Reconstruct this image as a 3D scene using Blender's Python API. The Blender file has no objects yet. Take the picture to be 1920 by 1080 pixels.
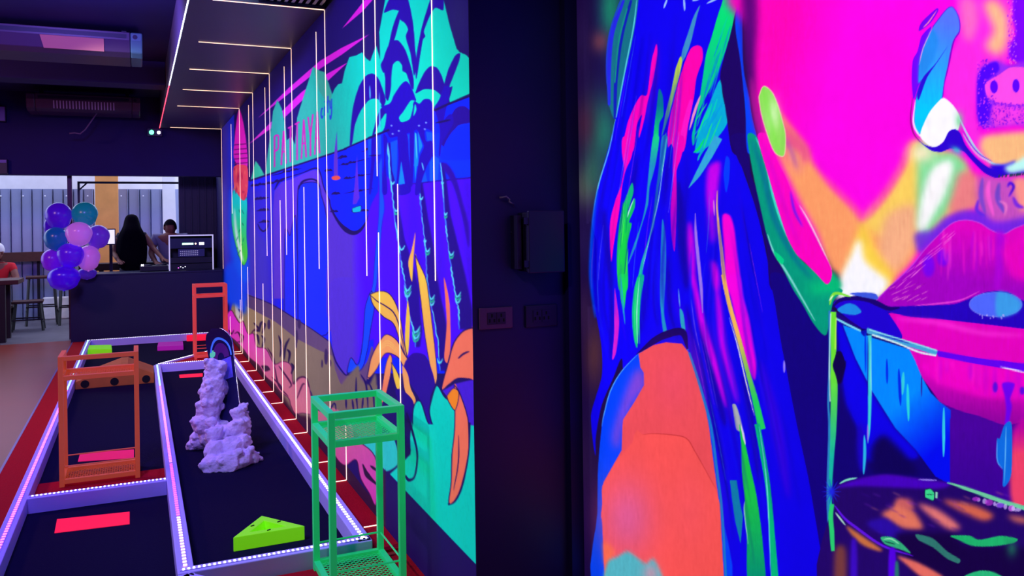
import bpy, bmesh, math, random
import numpy as np
from mathutils import Vector, Matrix

# ------------------------------------------------------------------ camera, world, lights, exposure
F_PX = 1550.0
YAW = math.atan(702.0 / F_PX)
ROLL = 0.014
PPX, PPY = 960.0, 413.0
EYE = 1.5
SY, CY = math.sin(YAW), math.cos(YAW)
FWD = np.array([SY, CY, 0.0])
R0 = np.array([CY, -SY, 0.0]); U0 = np.array([0.0, 0.0, 1.0])
RGT = R0 * math.cos(ROLL) - U0 * math.sin(ROLL)
UPV = R0 * math.sin(ROLL) + U0 * math.cos(ROLL)
CAM = np.array([0.0, 0.0, EYE])

scene = bpy.context.scene
C = scene.collection
cd = bpy.data.cameras.new('camera'); cam = bpy.data.objects.new('camera', cd); C.objects.link(cam)
cd.sensor_width = 36.0; cd.lens = F_PX / 1920.0 * 36.0
cd.shift_x = 0.0; cd.shift_y = -(540.0 - PPY) / 1920.0
cd.clip_start = 0.05; cd.clip_end = 200
cam.matrix_world = Matrix(((RGT[0], UPV[0], -FWD[0], 0), (RGT[1], UPV[1], -FWD[1], 0), (RGT[2], UPV[2], -FWD[2], EYE), (0, 0, 0, 1)))
scene.camera = cam

world = bpy.data.worlds.new('World'); scene.world = world; world.use_nodes = True
bg = world.node_tree.nodes['Background']
bg.inputs['Color'].default_value = (0.50, 0.56, 0.82, 1); bg.inputs['Strength'].default_value = 3.6

vs = scene.view_settings
vs.view_transform = 'Standard'; vs.look = 'None'; vs.exposure = 0.0; vs.gamma = 1.0; vs.use_curve_mapping = False
scene.cycles.max_bounces = 6; scene.cycles.diffuse_bounces = 3; scene.cycles.glossy_bounces = 3
scene.cycles.caustics_reflective = False; scene.cycles.caustics_refractive = False
scene.cycles.sample_clamp_indirect = 3.0

def light(name, kind, loc, target, energy, color, size=0.3, spot=None, blend=0.5, size_y=None):
    d = bpy.data.lights.new(name, kind); o = bpy.data.objects.new(name, d); C.objects.link(o)
    d.energy = energy; d.color = color; o.location = loc
    o.rotation_euler = (Vector(target) - Vector(loc)).to_track_quat('-Z', 'Y').to_euler()
    if kind == 'AREA':
        d.size = size
        if size_y: d.shape = 'RECTANGLE'; d.size_y = size_y
    else:
        d.shadow_soft_size = size
    if kind == 'SPOT': d.spot_size = spot; d.spot_blend = blend
    return o

WA, WB, PY = 1.085, 1.506, 2.74        # mural wall, alcove wall, depth of the end face between them
YF = 12.35                              # far end of the room
ZC = 2.83                               # soffit height
# out-of-view black-light floods wash the lanes violet; unseen spots light both murals; lounge fill added
light('flood_lane_near', 'AREA', (-0.9, 3.6, 3.1), (0.2, 5.2, 0.0), 80, (0.24, 0.15, 1.0), 0.5)
light('flood_lane_far', 'AREA', (-0.6, 6.2, 3.1), (0.3, 8.8, 0.0), 80, (0.24, 0.15, 1.0), 0.5)
light('fill_lounge', 'AREA', (-3.2, 7.5, 3.1), (-2.2, 8.5, 0.0), 75, (1.0, 0.42, 0.45), 0.6)  # pink fill added to brighten the left floor, no lamp seen there
light('spot_mural_near', 'SPOT', (-0.95, 3.15, 2.5), (1.085, 3.9, 1.2), 110, (0.85, 0.87, 1.0), 0.03, 1.5, 0.8)
light('spot_mural_mid', 'SPOT', (-0.7, 5.2, 3.0), (1.085, 6.8, 1.3), 80, (0.85, 0.85, 1.0), 0.05, 1.35, 0.7)
light('spot_mural_far', 'SPOT', (-0.7, 7.3, 3.0), (1.085, 9.6, 1.3), 80, (0.85, 0.85, 1.0), 0.05, 1.35, 0.7)
light('spot_portrait', 'SPOT', (-0.35, 0.9, 2.95), (1.506, 1.75, 1.3), 55, (1.0, 0.93, 1.0), 0.05, 1.3, 0.8)

# ------------------------------------------------------------------ pixel <-> world helpers (measuring only)
def hit(px, py, axis, val):
    d = FWD * F_PX + RGT * (px - PPX) - UPV * (py - PPY)
    t = (val - CAM[axis]) / d[axis]
    return CAM + d * t
def proj(P):
    q = np.asarray(P) - CAM
    D = q @ FWD
    return PPX + F_PX * (q @ RGT) / D, PPY - F_PX * (q @ UPV) / D

# ------------------------------------------------------------------ materials
def srgb(c):
    c = np.asarray(c, dtype=np.float64) / 255.0
    return np.where(c <= 0.04045, c / 12.92, ((c + 0.055) / 1.055) ** 2.4)
MATS = {}
def mat(name, rgb, rough=0.6, metal=0.0, emit=0.0, ecol=None, noise=0.0, nscale=30.0, bump=0.0, spec=0.4, trans=0.0):
    """procedural surface: base colour with noise mottling and fine relief; emit for lamps and black-light reactive paint, and as added glow on balloons and metal edges"""
    if name in MATS: return MATS[name]
    m = bpy.data.materials.new(name); m.use_nodes = True; nt = m.node_tree
    b = nt.nodes['Principled BSDF']
    col = tuple(srgb(rgb)) + (1,)
    b.inputs['Base Color'].default_value = col
    b.inputs['Roughness'].default_value = rough; b.inputs['Metallic'].default_value = metal
    b.inputs['Specular IOR Level'].default_value = spec
    if trans: b.inputs['Transmission Weight'].default_value = trans
    if noise or bump:
        tc = nt.nodes.new('ShaderNodeTexCoord'); n = nt.nodes.new('ShaderNodeTexNoise')
        n.inputs['Scale'].default_value = nscale; n.inputs['Detail'].default_value = 4
        nt.links.new(tc.outputs['Object'], n.inputs['Vector'])
        if noise:
            r = nt.nodes.new('ShaderNodeMapRange'); r.inputs['To Min'].default_value = 1 - noise; r.inputs['To Max'].default_value = 1 + noise
            nt.links.new(n.outputs['Fac'], r.inputs['Value'])
            mx = nt.nodes.new('ShaderNodeVectorMath'); mx.operation = 'SCALE'; mx.inputs[0].default_value = col[:3]
            nt.links.new(r.outputs['Result'], mx.inputs['Scale']); nt.links.new(mx.outputs['Vector'], b.inputs['Base Color'])
        if bump:
            bn = nt.nodes.new('ShaderNodeBump'); bn.inputs['Strength'].default_value = bump; bn.inputs['Distance'].default_value = 0.01
            nt.links.new(n.outputs['Fac'], bn.inputs['Height']); nt.links.new(bn.outputs['Normal'], b.inputs['Normal'])
    if emit:
        b.inputs['Emission Color'].default_value = (tuple(srgb(ecol)) + (1,)) if ecol else col
        b.inputs['Emission Strength'].default_value = emit
    if emit and emit < 1: m.cycles.emission_sampling = 'NONE'      # faint glow: found by bounces only
    MATS[name] = m
    return m
def paint_mat(name, emit):
    """black-light mural paint: pigment per vertex, fluoresces in its own colour"""
    m = bpy.data.materials.new(name); m.use_nodes = True; nt = m.node_tree
    b = nt.nodes['Principled BSDF']; a = nt.nodes.new('ShaderNodeAttribute'); a.attribute_name = 'paint'
    n = nt.nodes.new('ShaderNodeTexNoise'); n.inputs['Scale'].default_value = 60; n.inputs['Detail'].default_value = 5
    tc = nt.nodes.new('ShaderNodeTexCoord'); nt.links.new(tc.outputs['Object'], n.inputs['Vector'])
    r = nt.nodes.new('ShaderNodeMapRange'); r.inputs['To Min'].default_value = 0.9; r.inputs['To Max'].default_value = 1.08
    nt.links.new(n.outputs['Fac'], r.inputs['Value'])
    mx = nt.nodes.new('ShaderNodeVectorMath'); mx.operation = 'SCALE'
    nt.links.new(a.outputs['Color'], mx.inputs[0]); nt.links.new(r.outputs['Result'], mx.inputs['Scale'])
    nt.links.new(mx.outputs['Vector'], b.inputs['Base Color']); nt.links.new(mx.outputs['Vector'], b.inputs['Emission Color'])
    b.inputs['Emission Strength'].default_value = emit
    m.cycles.emission_sampling = 'NONE'
    b.inputs['Roughness'].default_value = 0.75; b.inputs['Specular IOR Level'].default_value = 0.15
    return m

# ------------------------------------------------------------------ object helpers
def tag(o, label=None, cat=None, group=None, kind=None):
    if label: o['label'] = label
    if cat: o['category'] = cat
    if group: o['group'] = group
    if kind: o['kind'] = kind
    return o
def empty(name, loc=(0, 0, 0), rz=0.0):
    o = bpy.data.objects.new(name, None); C.objects.link(o); o.location = loc; o.rotation_euler = (0, 0, rz)
    o.empty_display_size = 0.05
    return o
class MB:
    """collects shapes for one mesh"""
    def __init__(self): self.v = []; self.f = []
    def add(self, vs, fs):
        n = len(self.v); self.v += [tuple(map(float, p)) for p in vs]; self.f += [tuple(i + n for i in f) for f in fs]; return self
    def box(self, x0, x1, y0, y1, z0, z1):
        return self.add([(x, y, z) for z in (z0, z1) for y in (y0, y1) for x in (x0, x1)],
                        [(0, 2, 3, 1), (4, 5, 7, 6), (0, 1, 5, 4), (2, 6, 7, 3), (0, 4, 6, 2), (1, 3, 7, 5)])
    def prism(self, poly, z0, z1):
        n = len(poly)
        return self.add([(x, y, z0) for x, y in poly] + [(x, y, z1) for x, y in poly],
                        [tuple(range(n - 1, -1, -1)), tuple(range(n, 2 * n))] + [(i, (i + 1) % n, n + (i + 1) % n, n + i) for i in range(n)])
    def ring(self, outer, inner, z0, z1):
        n = len(outer)
        vs_ = [(x, y, z) for z in (z0, z1) for P in (outer, inner) for x, y in P]
        fs = []
        for i in range(n):
            j = (i + 1) % n
            fs += [(i, j, 2 * n + j, 2 * n + i), (n + j, n + i, 3 * n + i, 3 * n + j), (2 * n + i, 2 * n + j, 3 * n + j, 3 * n + i), (j, i, n + i, n + j)]
        return self.add(vs_, fs)
    def bar(self, a, b, w, h, up=(0, 0, 1)):
        a = Vector(a); b = Vector(b); d = (b - a).normalized(); up = Vector(up)
        s = d.cross(up)
        if s.length < 1e-4: s = d.cross(Vector((1, 0, 0)))
        s.normalize(); t = s.cross(d)
        vs_ = [p + s * sx * w / 2 + t * sz * h / 2 for p in (a, b) for sz in (-1, 1) for sx in (-1, 1)]
        return self.add(vs_, [(0, 1, 3, 2), (4, 6, 7, 5), (0, 4, 5, 1), (2, 3, 7, 6), (0, 2, 6, 4), (1, 5, 7, 3)])
    def tube(self, pts, r, n=8, cap=True):
        pts = [Vector(p) for p in pts]; rs = r if isinstance(r, (list, tuple)) else [r] * len(pts)
        vs_ = []; fs = []
        ref = Vector((0, 0, 1)) if abs((pts[-1] - pts[0]).normalized().z) < 0.9 else Vector((1, 0, 0))
        for i, p in enumerate(pts):
            d = (pts[min(i + 1, len(pts) - 1)] - pts[max(i - 1, 0)]).normalized()
            s = d.cross(ref).normalized(); t = s.cross(d)
            vs_ += [p + (s * math.cos(2 * math.pi * k / n) + t * math.sin(2 * math.pi * k / n)) * rs[i] for k in range(n)]
        for i in range(len(pts) - 1):
            fs += [(i * n + k, i * n + (k + 1) % n, (i + 1) * n + (k + 1) % n, (i + 1) * n + k) for k in range(n)]
        if cap: fs += [tuple(range(n - 1, -1, -1)), tuple(range((len(pts) - 1) * n, len(pts) * n))]
        return self.add(vs_, fs)
    def lathe(self, prof, n=24, c=(0, 0, 0)):
        vs_ = [(c[0] + r * math.cos(2 * math.pi * k / n), c[1] + r * math.sin(2 * math.pi * k / n), c[2] + z) for r, z in prof for k in range(n)]
        fs = [(i * n + k, i * n + (k + 1) % n, (i + 1) * n + (k + 1) % n, (i + 1) * n + k) for i in range(len(prof) - 1) for k in range(n)]
        return self.add(vs_, fs)
    def build(self, name, material, parent=None, smooth=False, bevel=0.0, loc=None):
        me = bpy.data.meshes.new(name); me.from_pydata(self.v, [], self.f); me.validate(); me.update()
        bm = bmesh.new(); bm.from_mesh(me); bmesh.ops.recalc_face_normals(bm, faces=bm.faces); bm.to_mesh(me); bm.free()
        if smooth: me.polygons.foreach_set('use_smooth', [True] * len(me.polygons))
        me.materials.append(material)
        o = bpy.data.objects.new(name, me); C.objects.link(o)
        if parent: o.parent = parent
        if loc: o.location = loc
        if bevel:
            md = o.modifiers.new('bevel', 'BEVEL'); md.width = bevel; md.segments = 2; md.limit_method = 'ANGLE'
        return o
def box(name, m, x0, x1, y0, y1, z0, z1, parent=None, bevel=0.0):
    return MB().box(x0, x1, y0, y1, z0, z1).build(name, m, parent, bevel=bevel)
def struct(o): o['kind'] = 'structure'; return o
def copy_tree(o, parent=None):
    c = o.copy(); C.objects.link(c); c.parent = parent
    for ch in list(o.children): copy_tree(ch, c)
    return c
# ------------------------------------------------------------------ mural painter: shapes are filled on a canvas, then become pigment on the wall mesh
def smooth_closed(pts, k=5):
    P = np.asarray(pts, float); n = len(P); out = []
    t = np.linspace(0, 1, k, endpoint=False)[:, None]
    for i in range(n):
        p0, p1, p2, p3 = P[i - 1], P[i], P[(i + 1) % n], P[(i + 2) % n]
        out.append(p1 + 0.4 * ((p2 - p0) * t + (2 * p0 * 1.0 - 5 * p1 + 4 * p2 - p3) * 0 * t) * (1 - t) ** 2 * 1.0
                   + (p2 - p1) * (3 * t ** 2 - 2 * t ** 3) - 0.4 * (p3 - p1) * t ** 2 * (1 - t))
    return np.concatenate(out)
def smooth_open(pts, k=6):
    P = np.asarray(pts, float)
    if len(P) < 3: 
        t = np.linspace(0, 1, 8)[:, None]; return P[0] + (P[-1] - P[0]) * t
    Q = np.vstack([2 * P[0] - P[1], P, 2 * P[-1] - P[-2]]); out = []
    t = np.linspace(0, 1, k, endpoint=False)[:, None]
    for i in range(1, len(Q) - 2):
        p0, p1, p2, p3 = Q[i - 1], Q[i], Q[i + 1], Q[i + 2]
        out.append(0.5 * (2 * p1 + (p2 - p0) * t + (2 * p0 - 5 * p1 + 4 * p2 - p3) * t ** 2 + (-p0 + 3 * p1 - 3 * p2 + p3) * t ** 3))
    out.append(P[-1:]); return np.concatenate(out)
def boxblur(a, r, axis):
    r = int(r)
    if r < 1: return a
    pad = [(0, 0), (0, 0)]; pad[axis] = (r + 1, r)
    c = np.cumsum(np.pad(a, pad, mode='edge'), axis=axis); n = a.shape[axis]
    hi = np.take(c, np.arange(2 * r + 1, 2 * r + 1 + n), axis=axis); lo = np.take(c, np.arange(0, n), axis=axis)
    return (hi - lo) / (2 * r + 1)
class Canvas:
    def __init__(self, x0, x1, y0, y1, base):
        self.x0, self.y0 = x0, y0; self.w, self.h = x1 - x0, y1 - y0
        self.a = np.empty((self.h, self.w, 3)); self.a[:] = base
        self.rs = np.random.RandomState(7)
        self.o = (0.0, 0.0, 1.0)
    def z(self, x, y, s): self.o = (x, y, s)               # tracing frame: origin and scale of an enlarged detail
    def T(self, pts): p = np.asarray(pts, float); return np.stack([self.o[0] + p[:, 0] / self.o[2], self.o[1] + p[:, 1] / self.o[2]], 1)
    def mask(self, P, soft=0.0, ns=4):
        m = int(soft * 3.2) + 2
        bx0 = max(0, int(P[:, 0].min() - self.x0) - m); bx1 = min(self.w, int(P[:, 0].max() - self.x0) + m + 2)
        by0 = max(0, int(P[:, 1].min() - self.y0) - m); by1 = min(self.h, int(P[:, 1].max() - self.y0) + m + 2)
        if bx1 <= bx0 or by1 <= by0: return None
        W, H = bx1 - bx0, by1 - by0
        x = P[:, 0] - self.x0 - bx0; y = (P[:, 1] - self.y0 - by0) * ns
        x2, y2 = np.roll(x, -1), np.roll(y, -1)
        acc = np.zeros((H * ns, W + 2))
        for xa, ya, xb, yb in zip(x, y, x2, y2):
            if ya == yb: continue
            d = 1.0
            if ya > yb: xa, ya, xb, yb, d = xb, yb, xa, ya, -1.0
            r0 = max(0, int(math.ceil(ya - 0.5))); r1 = min(H * ns, int(math.ceil(yb - 0.5)))
            if r1 <= r0: continue
            rr = np.arange(r0, r1); xc = np.clip(xa + (rr + 0.5 - ya) * (xb - xa) / (yb - ya), 0, W)
            i = np.minimum(xc.astype(int), W); fr = xc - i
            acc[rr, i] += d * (1 - fr); acc[rr, i + 1] += d * fr
        cov = np.abs(np.cumsum(acc, 1)[:, :W]); cov = np.clip(cov, 0, 1).reshape(H, ns, W).mean(1)
        if soft:
            for _ in range(3):
                cov = boxblur(boxblur(cov, max(1, round(soft * 0.85)), 0), max(1, round(soft * 0.85)), 1)
        return bx0, bx1, by0, by1, cov
    def _put(self, M, col, alpha=1.0, col2=None, g=None):
        if M is None: return
        bx0, bx1, by0, by1, cov = M
        c = np.asarray(col, float)
        if col2 is not None:
            (ax, ay), (bx, by) = self.T(np.array(g, float))
            X, Y = np.meshgrid(np.arange(bx0, bx1) + self.x0, np.arange(by0, by1) + self.y0)
            t = np.clip(((X - ax) * (bx - ax) + (Y - ay) * (by - ay)) / ((bx - ax) ** 2 + (by - ay) ** 2), 0, 1)[..., None]
            c = c * (1 - t) + np.asarray(col2, float) * t
        k = (cov * alpha)[..., None]
        R = self.a[by0:by1, bx0:bx1]; R[:] = R * (1 - k) + c * k
    def poly(self, pts, col, soft=0.0, sm=True, alpha=1.0, col2=None, g=None, line=None, lw=1.5):
        P = self.T(pts); Q = smooth_closed(P) if sm else P
        self._put(self.mask(Q, soft), col, alpha, col2, g)
        if line is not None: self.stroke(list(pts) + [pts[0]], lw, line, taper=0)
    def stroke(self, pts, w, col, soft=0.0, alpha=1.0, taper=0.8, col2=None, g=None, sm=True):
        P = self.T(pts); P = smooth_open(P) if sm else P
        d = np.gradient(P, axis=0); d /= np.maximum(np.linalg.norm(d, axis=1), 1e-6)[:, None]
        n = np.stack([-d[:, 1], d[:, 0]], 1); s = np.linspace(0, 1, len(P))
        ww = w * (1 - taper + taper * np.sin(np.pi * np.clip(s, 0.0, 1.0)) ** 0.6) / 2 if not hasattr(w, '__len__') else np.interp(s, np.linspace(0, 1, len(w)), w) / 2
        ww = np.maximum(ww, 0.25)
        Q = np.vstack([P + n * ww[:, None], (P - n * ww[:, None])[::-1]])
        self._put(self.mask(Q, soft), col, alpha, col2, g)
    def blob(self, x, y, rx, ry, col, alpha=1.0, rot=0.0, hard=1.0):
        (x, y), = self.T(np.array([(x, y)])); rx, ry = rx / self.o[2], ry / self.o[2]
        R = int(max(rx, ry) * 2.6) + 2
        bx0 = max(0, int(x - self.x0 - R)); bx1 = min(self.w, int(x - self.x0 + R)); by0 = max(0, int(y - self.y0 - R)); by1 = min(self.h, int(y - self.y0 + R))
        if bx1 <= bx0 or by1 <= by0: return
        X, Y = np.meshgrid(np.arange(bx0, bx1) + self.x0 - x, np.arange(by0, by1) + self.y0 - y)
        c, s = math.cos(rot), math.sin(rot); U = (X * c + Y * s) / rx; V = (-X * s + Y * c) / ry
        k = np.exp(-(U * U + V * V) ** hard)
        self._put((bx0, bx1, by0, by1, k), col, alpha)
    def ell(self, x, y, rx, ry, col, rot=0.0, soft=0.0, alpha=1.0, **kw):
        t = np.linspace(0, 2 * math.pi, 28, endpoint=False); c, s = math.cos(rot), math.sin(rot)
        self.poly([(x + rx * math.cos(a) * c - ry * math.sin(a) * s, y + rx * math.cos(a) * s + ry * math.sin(a) * c) for a in t], col, soft, False, alpha, **kw)
    def specks(self, region, n, r, col, alpha=1.0):
        x0, y0, x1, y1 = region
        for _ in range(n):
            self.ell(x0 + self.rs.rand() * (x1 - x0), y0 + self.rs.rand() * (y1 - y0), r * (0.5 + self.rs.rand()), r * (0.5 + self.rs.rand()), col, alpha=alpha)
    def grain(self, amp, ry, rx):
        n = self.rs.randn(self.h, self.w)
        n = boxblur(boxblur(boxblur(n, ry, 0), rx, 1), max(1, ry // 2), 0); n /= n.std()
        m = self.rs.randn(self.h, self.w); m = boxblur(boxblur(boxblur(m, 30, 0), 30, 1), 30, 0); m /= m.std()
        self.a *= np.clip(1 + amp * n + amp * m, 0.6, 1.4)[..., None]
    def sample(self, px, py):
        x = np.clip(px - self.x0 - 0.5, 0, self.w - 1.001); y = np.clip(py - self.y0 - 0.5, 0, self.h - 1.001)
        i = x.astype(int); j = y.astype(int); fx = (x - i)[..., None]; fy = (y - j)[..., None]; a = self.a
        return (a[j, i] * (1 - fx) + a[j, i + 1] * fx) * (1 - fy) + (a[j + 1, i] * (1 - fx) + a[j + 1, i + 1] * fx) * fy
# stroke letters in a unit box (y up)
LET = {'P': [[(0, 0), (0, 1)], [(0, 1), (.75, .95), (.8, .75), (.75, .55), (0, .5)]],
       'A': [[(0, 0), (.5, 1)], [(.5, 1), (1, 0)], [(.2, .38), (.8, .38)]],
       'T': [[(0, 1), (1, 1)], [(.5, 1), (.5, 0)]],
       'Y': [[(0, 1), (.5, .5)], [(1, 1), (.5, .5)], [(.5, .5), (.5, 0)]],
       'c': [[(.9, .85), (.45, 1), (.1, .5), (.45, 0), (.9, .2)]],
       'i': [[(.5, .9), (.4, .1), (.7, 0)], [(.55, 1.3), (.57, 1.4)]],
       't': [[(.5, 1.6), (.4, .1), (.8, .05)], [(.1, 1.05), (.95, 1.1)]],
       'y': [[(.1, 1), (.2, .2), (.8, .3)], [(.9, 1), (.8, -.3), (.3, -.7), (.1, -.3)]]}
def letters(cv, text, bl, br, tl, tr, w, col, gap=0.28):
    n = len(text); bl, br, tl, tr = map(np.array, (bl, br, tl, tr)); cell = 1.0 / n
    for i, ch in enumerate(text):
        for st in LET[ch]:
            pts = []
            for (x, y) in st:
                u = (i + gap / 2 + x * (1 - gap)) * cell
                pts.append((bl * (1 - u) + br * u) * (1 - y) + (tl * (1 - u) + tr * u) * y)
            cv.stroke(pts, w, col, taper=0.0, sm=len(pts) > 3)

def paint_seaside():
    cv = Canvas(410, 900, -60, 1140, (27, 8, 92))
    Z5 = lambda: cv.z(400, 0, 3.84)
    Z6 = lambda: cv.z(400, 280, 3.84)
    Z7 = lambda: cv.z(400, 540, 3.84)
    Z8 = lambda: cv.z(400, 800, 3.84)
    INK = (26, 4, 84); NAVY = (36, 0, 140)
    cv.z(0, 0, 1)
    cv.blob(690, 130, 60, 60, (44, 28, 92), 0.7); cv.blob(860, 30, 30, 70, (40, 34, 92), 0.8)
    MG = (232, 30, 190)
    cv.poly([(641, 54), (668, 20), (690, -8), (720, -40), (730, -40), (702, -4), (680, 21)], MG, sm=False)
    cv.poly([(483, 222), (540, 166), (600, 114), (640, 90), (693, 64), (640, 103), (600, 129), (545, 173)], MG, sm=False, col2=(190, 40, 180), g=[(640, 90), (484, 220)])
    cv.poly([(466, 271), (520, 217), (566, 172), (612, 139), (652, 117), (612, 154), (566, 189), (525, 229)], MG, sm=False, col2=(190, 40, 170), g=[(640, 120), (468, 270)])
    G1 = (0, 226, 166); G2 = (46, 188, 140)
    cv.poly([(470, 338), (479, 301), (487, 312), (497, 330), (503, 280), (509, 234), (512, 208), (520, 187), (528, 203), (535, 234), (538, 263), (546, 255), (553, 271), (557, 221), (562, 204),
             (569, 182), (577, 156), (587, 125), (600, 133), (608, 135), (616, 156), (623, 177), (627, 167), (634, 158), (641, 156), (647, 130), (655, 107), (668, 104), (679, 98), (686, 109),
             (694, 115), (705, 85), (713, 112), (711, 60), (722, 0), (722, -60), (825, -60), (832, 0), (843, 47), (856, 91), (862, 98), (874, 103), (900, 130), (900, 168), (874, 180), (660, 272), (640, 281)],
            G2, sm=False, col2=G1, g=[(570, 200), (690, 150)])
    cv.poly([(587, 125), (600, 133), (608, 135), (616, 156), (622, 178), (618, 200), (598, 170)], (70, 176, 120), sm=False, alpha=0.7)
    letters(cv, 'PATTAYA', (513, 314), (601, 287), (513, 256), (601, 206), 3.0, (206, 34, 150))
    letters(cv, 'city', (601, 224), (623, 206), (601, 206), (623, 184), 2.0, (36, 50, 186), gap=0.2)
    # sea and the long dripping shapes
    cv.poly([(470, 338), (640, 281), (660, 272), (900, 169), (900, 700), (430, 700), (430, 345)], (22, 26, 214), sm=False, col2=(0, 36, 255), g=[(520, 400), (680, 380)])
    cv.stroke([(468, 339), (640, 282), (660, 273), (900, 169)], 3.2, INK, taper=0)
    Z6()
    cv.poly([(250, 240), (300, 300), (440, 280), (440, 1200), (230, 1200), (250, 600)], (46, 34, 190), soft=3)
    cv.poly([(255, 420), (300, 500), (330, 620), (380, 680), (395, 1075), (250, 1075)], (58, 46, 178), soft=4)
    PUR = (88, 54, 184)
    cv.poly([(435, 1075), (430, 450), (440, 300), (490, 237), (560, 215), (640, 178), (720, 148), (752, 150), (776, 200), (792, 265), (832, 365), (850, 1075)], PUR, sm=False)
    cv.poly([(510, 1200), (513, 650), (527, 575), (540, 600), (552, 620), (565, 560), (585, 480), (598, 560), (605, 1200)], (26, 42, 214), sm=False, line=INK, lw=1)
    cv.poly([(610, 1300), (605, 600), (610, 300), (630, 255), (680, 238), (740, 240), (765, 270), (777, 330), (803, 420), (818, 520), (830, 700), (838, 1300)], (18, 44, 228), line=INK, lw=1.6)
    cv.poly([(838, 370), (850, 440), (900, 525), (960, 585), (1005, 604), (1050, 595), (1085, 550), (1112, 480), (1135, 400), (1190, 300), (1220, 300), (1220, 1300), (836, 1300)],
            PUR, col2=(74, 0, 242), g=[(990, 700), (1075, 700)])
    cv.poly([(1190, 130), (1320, 262), (1830, 206), (1960, 190), (1960, 1500), (1150, 1500), (1180, 700)], (74, 0, 238), sm=False)
    cv.stroke([(835, 365), (850, 430), (900, 520), (955, 578), (1010, 602), (1060, 580), (1100, 520), (1118, 460)], [2, 3, 5, 9, 8, 6, 3, 1], INK)
    cv.stroke([(440, 290), (480, 225), (560, 195), (640, 170), (720, 138), (758, 145), (780, 205), (795, 270), (840, 375)], [1.5, 4, 2, 2, 3, 3, 2, 2, 2], INK)
    cv.stroke([(612, 290), (640, 235), (700, 215), (745, 228), (768, 268)], [2, 4, 3, 3, 1.5], INK)
    rs = cv.rs
    for (xa, ya, xb, yb) in [(800, 160, 855, 145), (900, 122, 1130, 60), (930, 215, 1150, 172), (848, 325, 905, 315), (935, 318, 1160, 280), (850, 445, 895, 452), (985, 445, 1120, 440), (270, 265, 440, 238),
                             (380, 252, 520, 215), (420, 190, 640, 130), (300, 362, 400, 345), (310, 445, 400, 432), (325, 525, 395, 520), (880, 75, 960, 45), (1060, 20, 1180, -20)]:
        k = 5; pts = [(xa + (xb - xa) * t, ya + (yb - ya) * t + rs.uniform(-5, 5)) for t in np.linspace(0, 1, k)]
        cv.stroke(pts, 2.4, INK)
        for t in rs.uniform(0.15, 0.85, 2):
            x, y = xa + (xb - xa) * t, ya + (yb - ya) * t
            cv.poly([(x - 28, y + 3), (x - 8, y - 14), (x + 4, y - 6), (x + 14, y - 13), (x + 30, y + 3)], INK)
    cv.stroke([(320, 535), (335, 570), (360, 590), (385, 570), (398, 530)], 3, INK)
    cv.poly([(1190, 110), (1215, 60), (1216, 250), (1232, 420), (1216, 520), (1197, 750), (1168, 1010), (1130, 1060), (1150, 960), (1165, 750), (1190, 500), (1195, 300)], (14, 84, 232), line=(20, 20, 150), lw=1)
    cv.poly([(868, 200), (868, 60), (888, -130), (895, 60), (897, 200)], (98, 52, 176), sm=False)
    cv.poly([(850, 205), (862, 194), (900, 190), (916, 208), (890, 222), (862, 220)], (244, 92, 60))
    cv.poly([(1003, 398), (1018, 250), (1034, 30), (1045, 250), (1052, 350), (1030, 392)], (92, 44, 190), sm=False)
    cv.poly([(998, 424), (1062, 405), (1062, 448), (1006, 456)], (0, 196, 190), sm=False, line=INK, lw=1.2)
    # sea behind the palms
    cv.poly([(1240, 30), (1830, -200), (1960, -240), (1960, 190), (1830, 206), (1320, 262), (1270, 180)], (0, 50, 255), sm=False)
    cv.stroke([(1310, 268), (1500, 240), (1830, 206), (1960, 190)], 3, NAVY, taper=0)
    for (xa, ya, xb, yb) in [(1330, 60, 1420, 30), (1500, 70, 1600, 40), (1650, 60, 1730, 30)]:
        cv.stroke([(xa, ya), (xb, yb)], 3, NAVY)
    for x, y, h in [(1280, 60, 150), (1360, 150, 110), (1460, 30, 90), (1410, 90, 130)]:
        cv.poly([(x - 16, y + h), (x - 6, y), (x + 10, y - 20), (x + 22, y + h)], (0, 130, 240), sm=False)
    # violet ground details: soft darker bands
    for x0_, w_ in [(1400, 60), (1560, 50), (1800, 60)]:
        cv.poly([(x0_, 280), (x0_ + w_, 270), (x0_ + w_ + 70, 1000), (x0_ + 30, 1000)], (58, 0, 190), soft=3, alpha=0.6)
    # beach
    Z7()
    cv.poly([(150, 40), (240, 40), (420, 118), (600, 228), (700, 290), (842, 392), (880, 590), (920, 690), (1000, 730), (1180, 700), (1180, 1200), (300, 1200), (100, 300)], (150, 132, 92), sm=False, col2=(122, 108, 84), g=[(300, 300), (1000, 800)])
    cv.poly([(228, 42), (420, 118), (600, 228), (700, 290), (842, 390), (862, 490), (760, 448), (600, 365), (450, 245), (236, 130)], (84, 62, 104), sm=False, col2=(104, 80, 104), g=[(250, 60), (850, 440)])
    cv.stroke([(228, 42), (420, 118), (600, 228), (700, 290), (842, 390)], 1.6, INK, taper=0)
    cv.poly([(842, -40), (1085, -40), (1080, 250), (1062, 450), (1030, 550), (985, 510), (960, 622), (920, 592), (880, 530), (858, 450)], (84, 52, 190), col2=(74, 0, 240), g=[(1000, 0), (1090, 0)])
    cv.poly([(856, 470), (890, 560), (955, 630), (1050, 605), (1110, 520), (1140, 420), (1152, 470), (1112, 640), (1062, 725), (990, 724), (920, 692), (880, 590)], (104, 74, 112))
    cv.stroke([(842, 390), (862, 470), (890, 545), (950, 625), (970, 615)], 2.6, INK)
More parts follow.
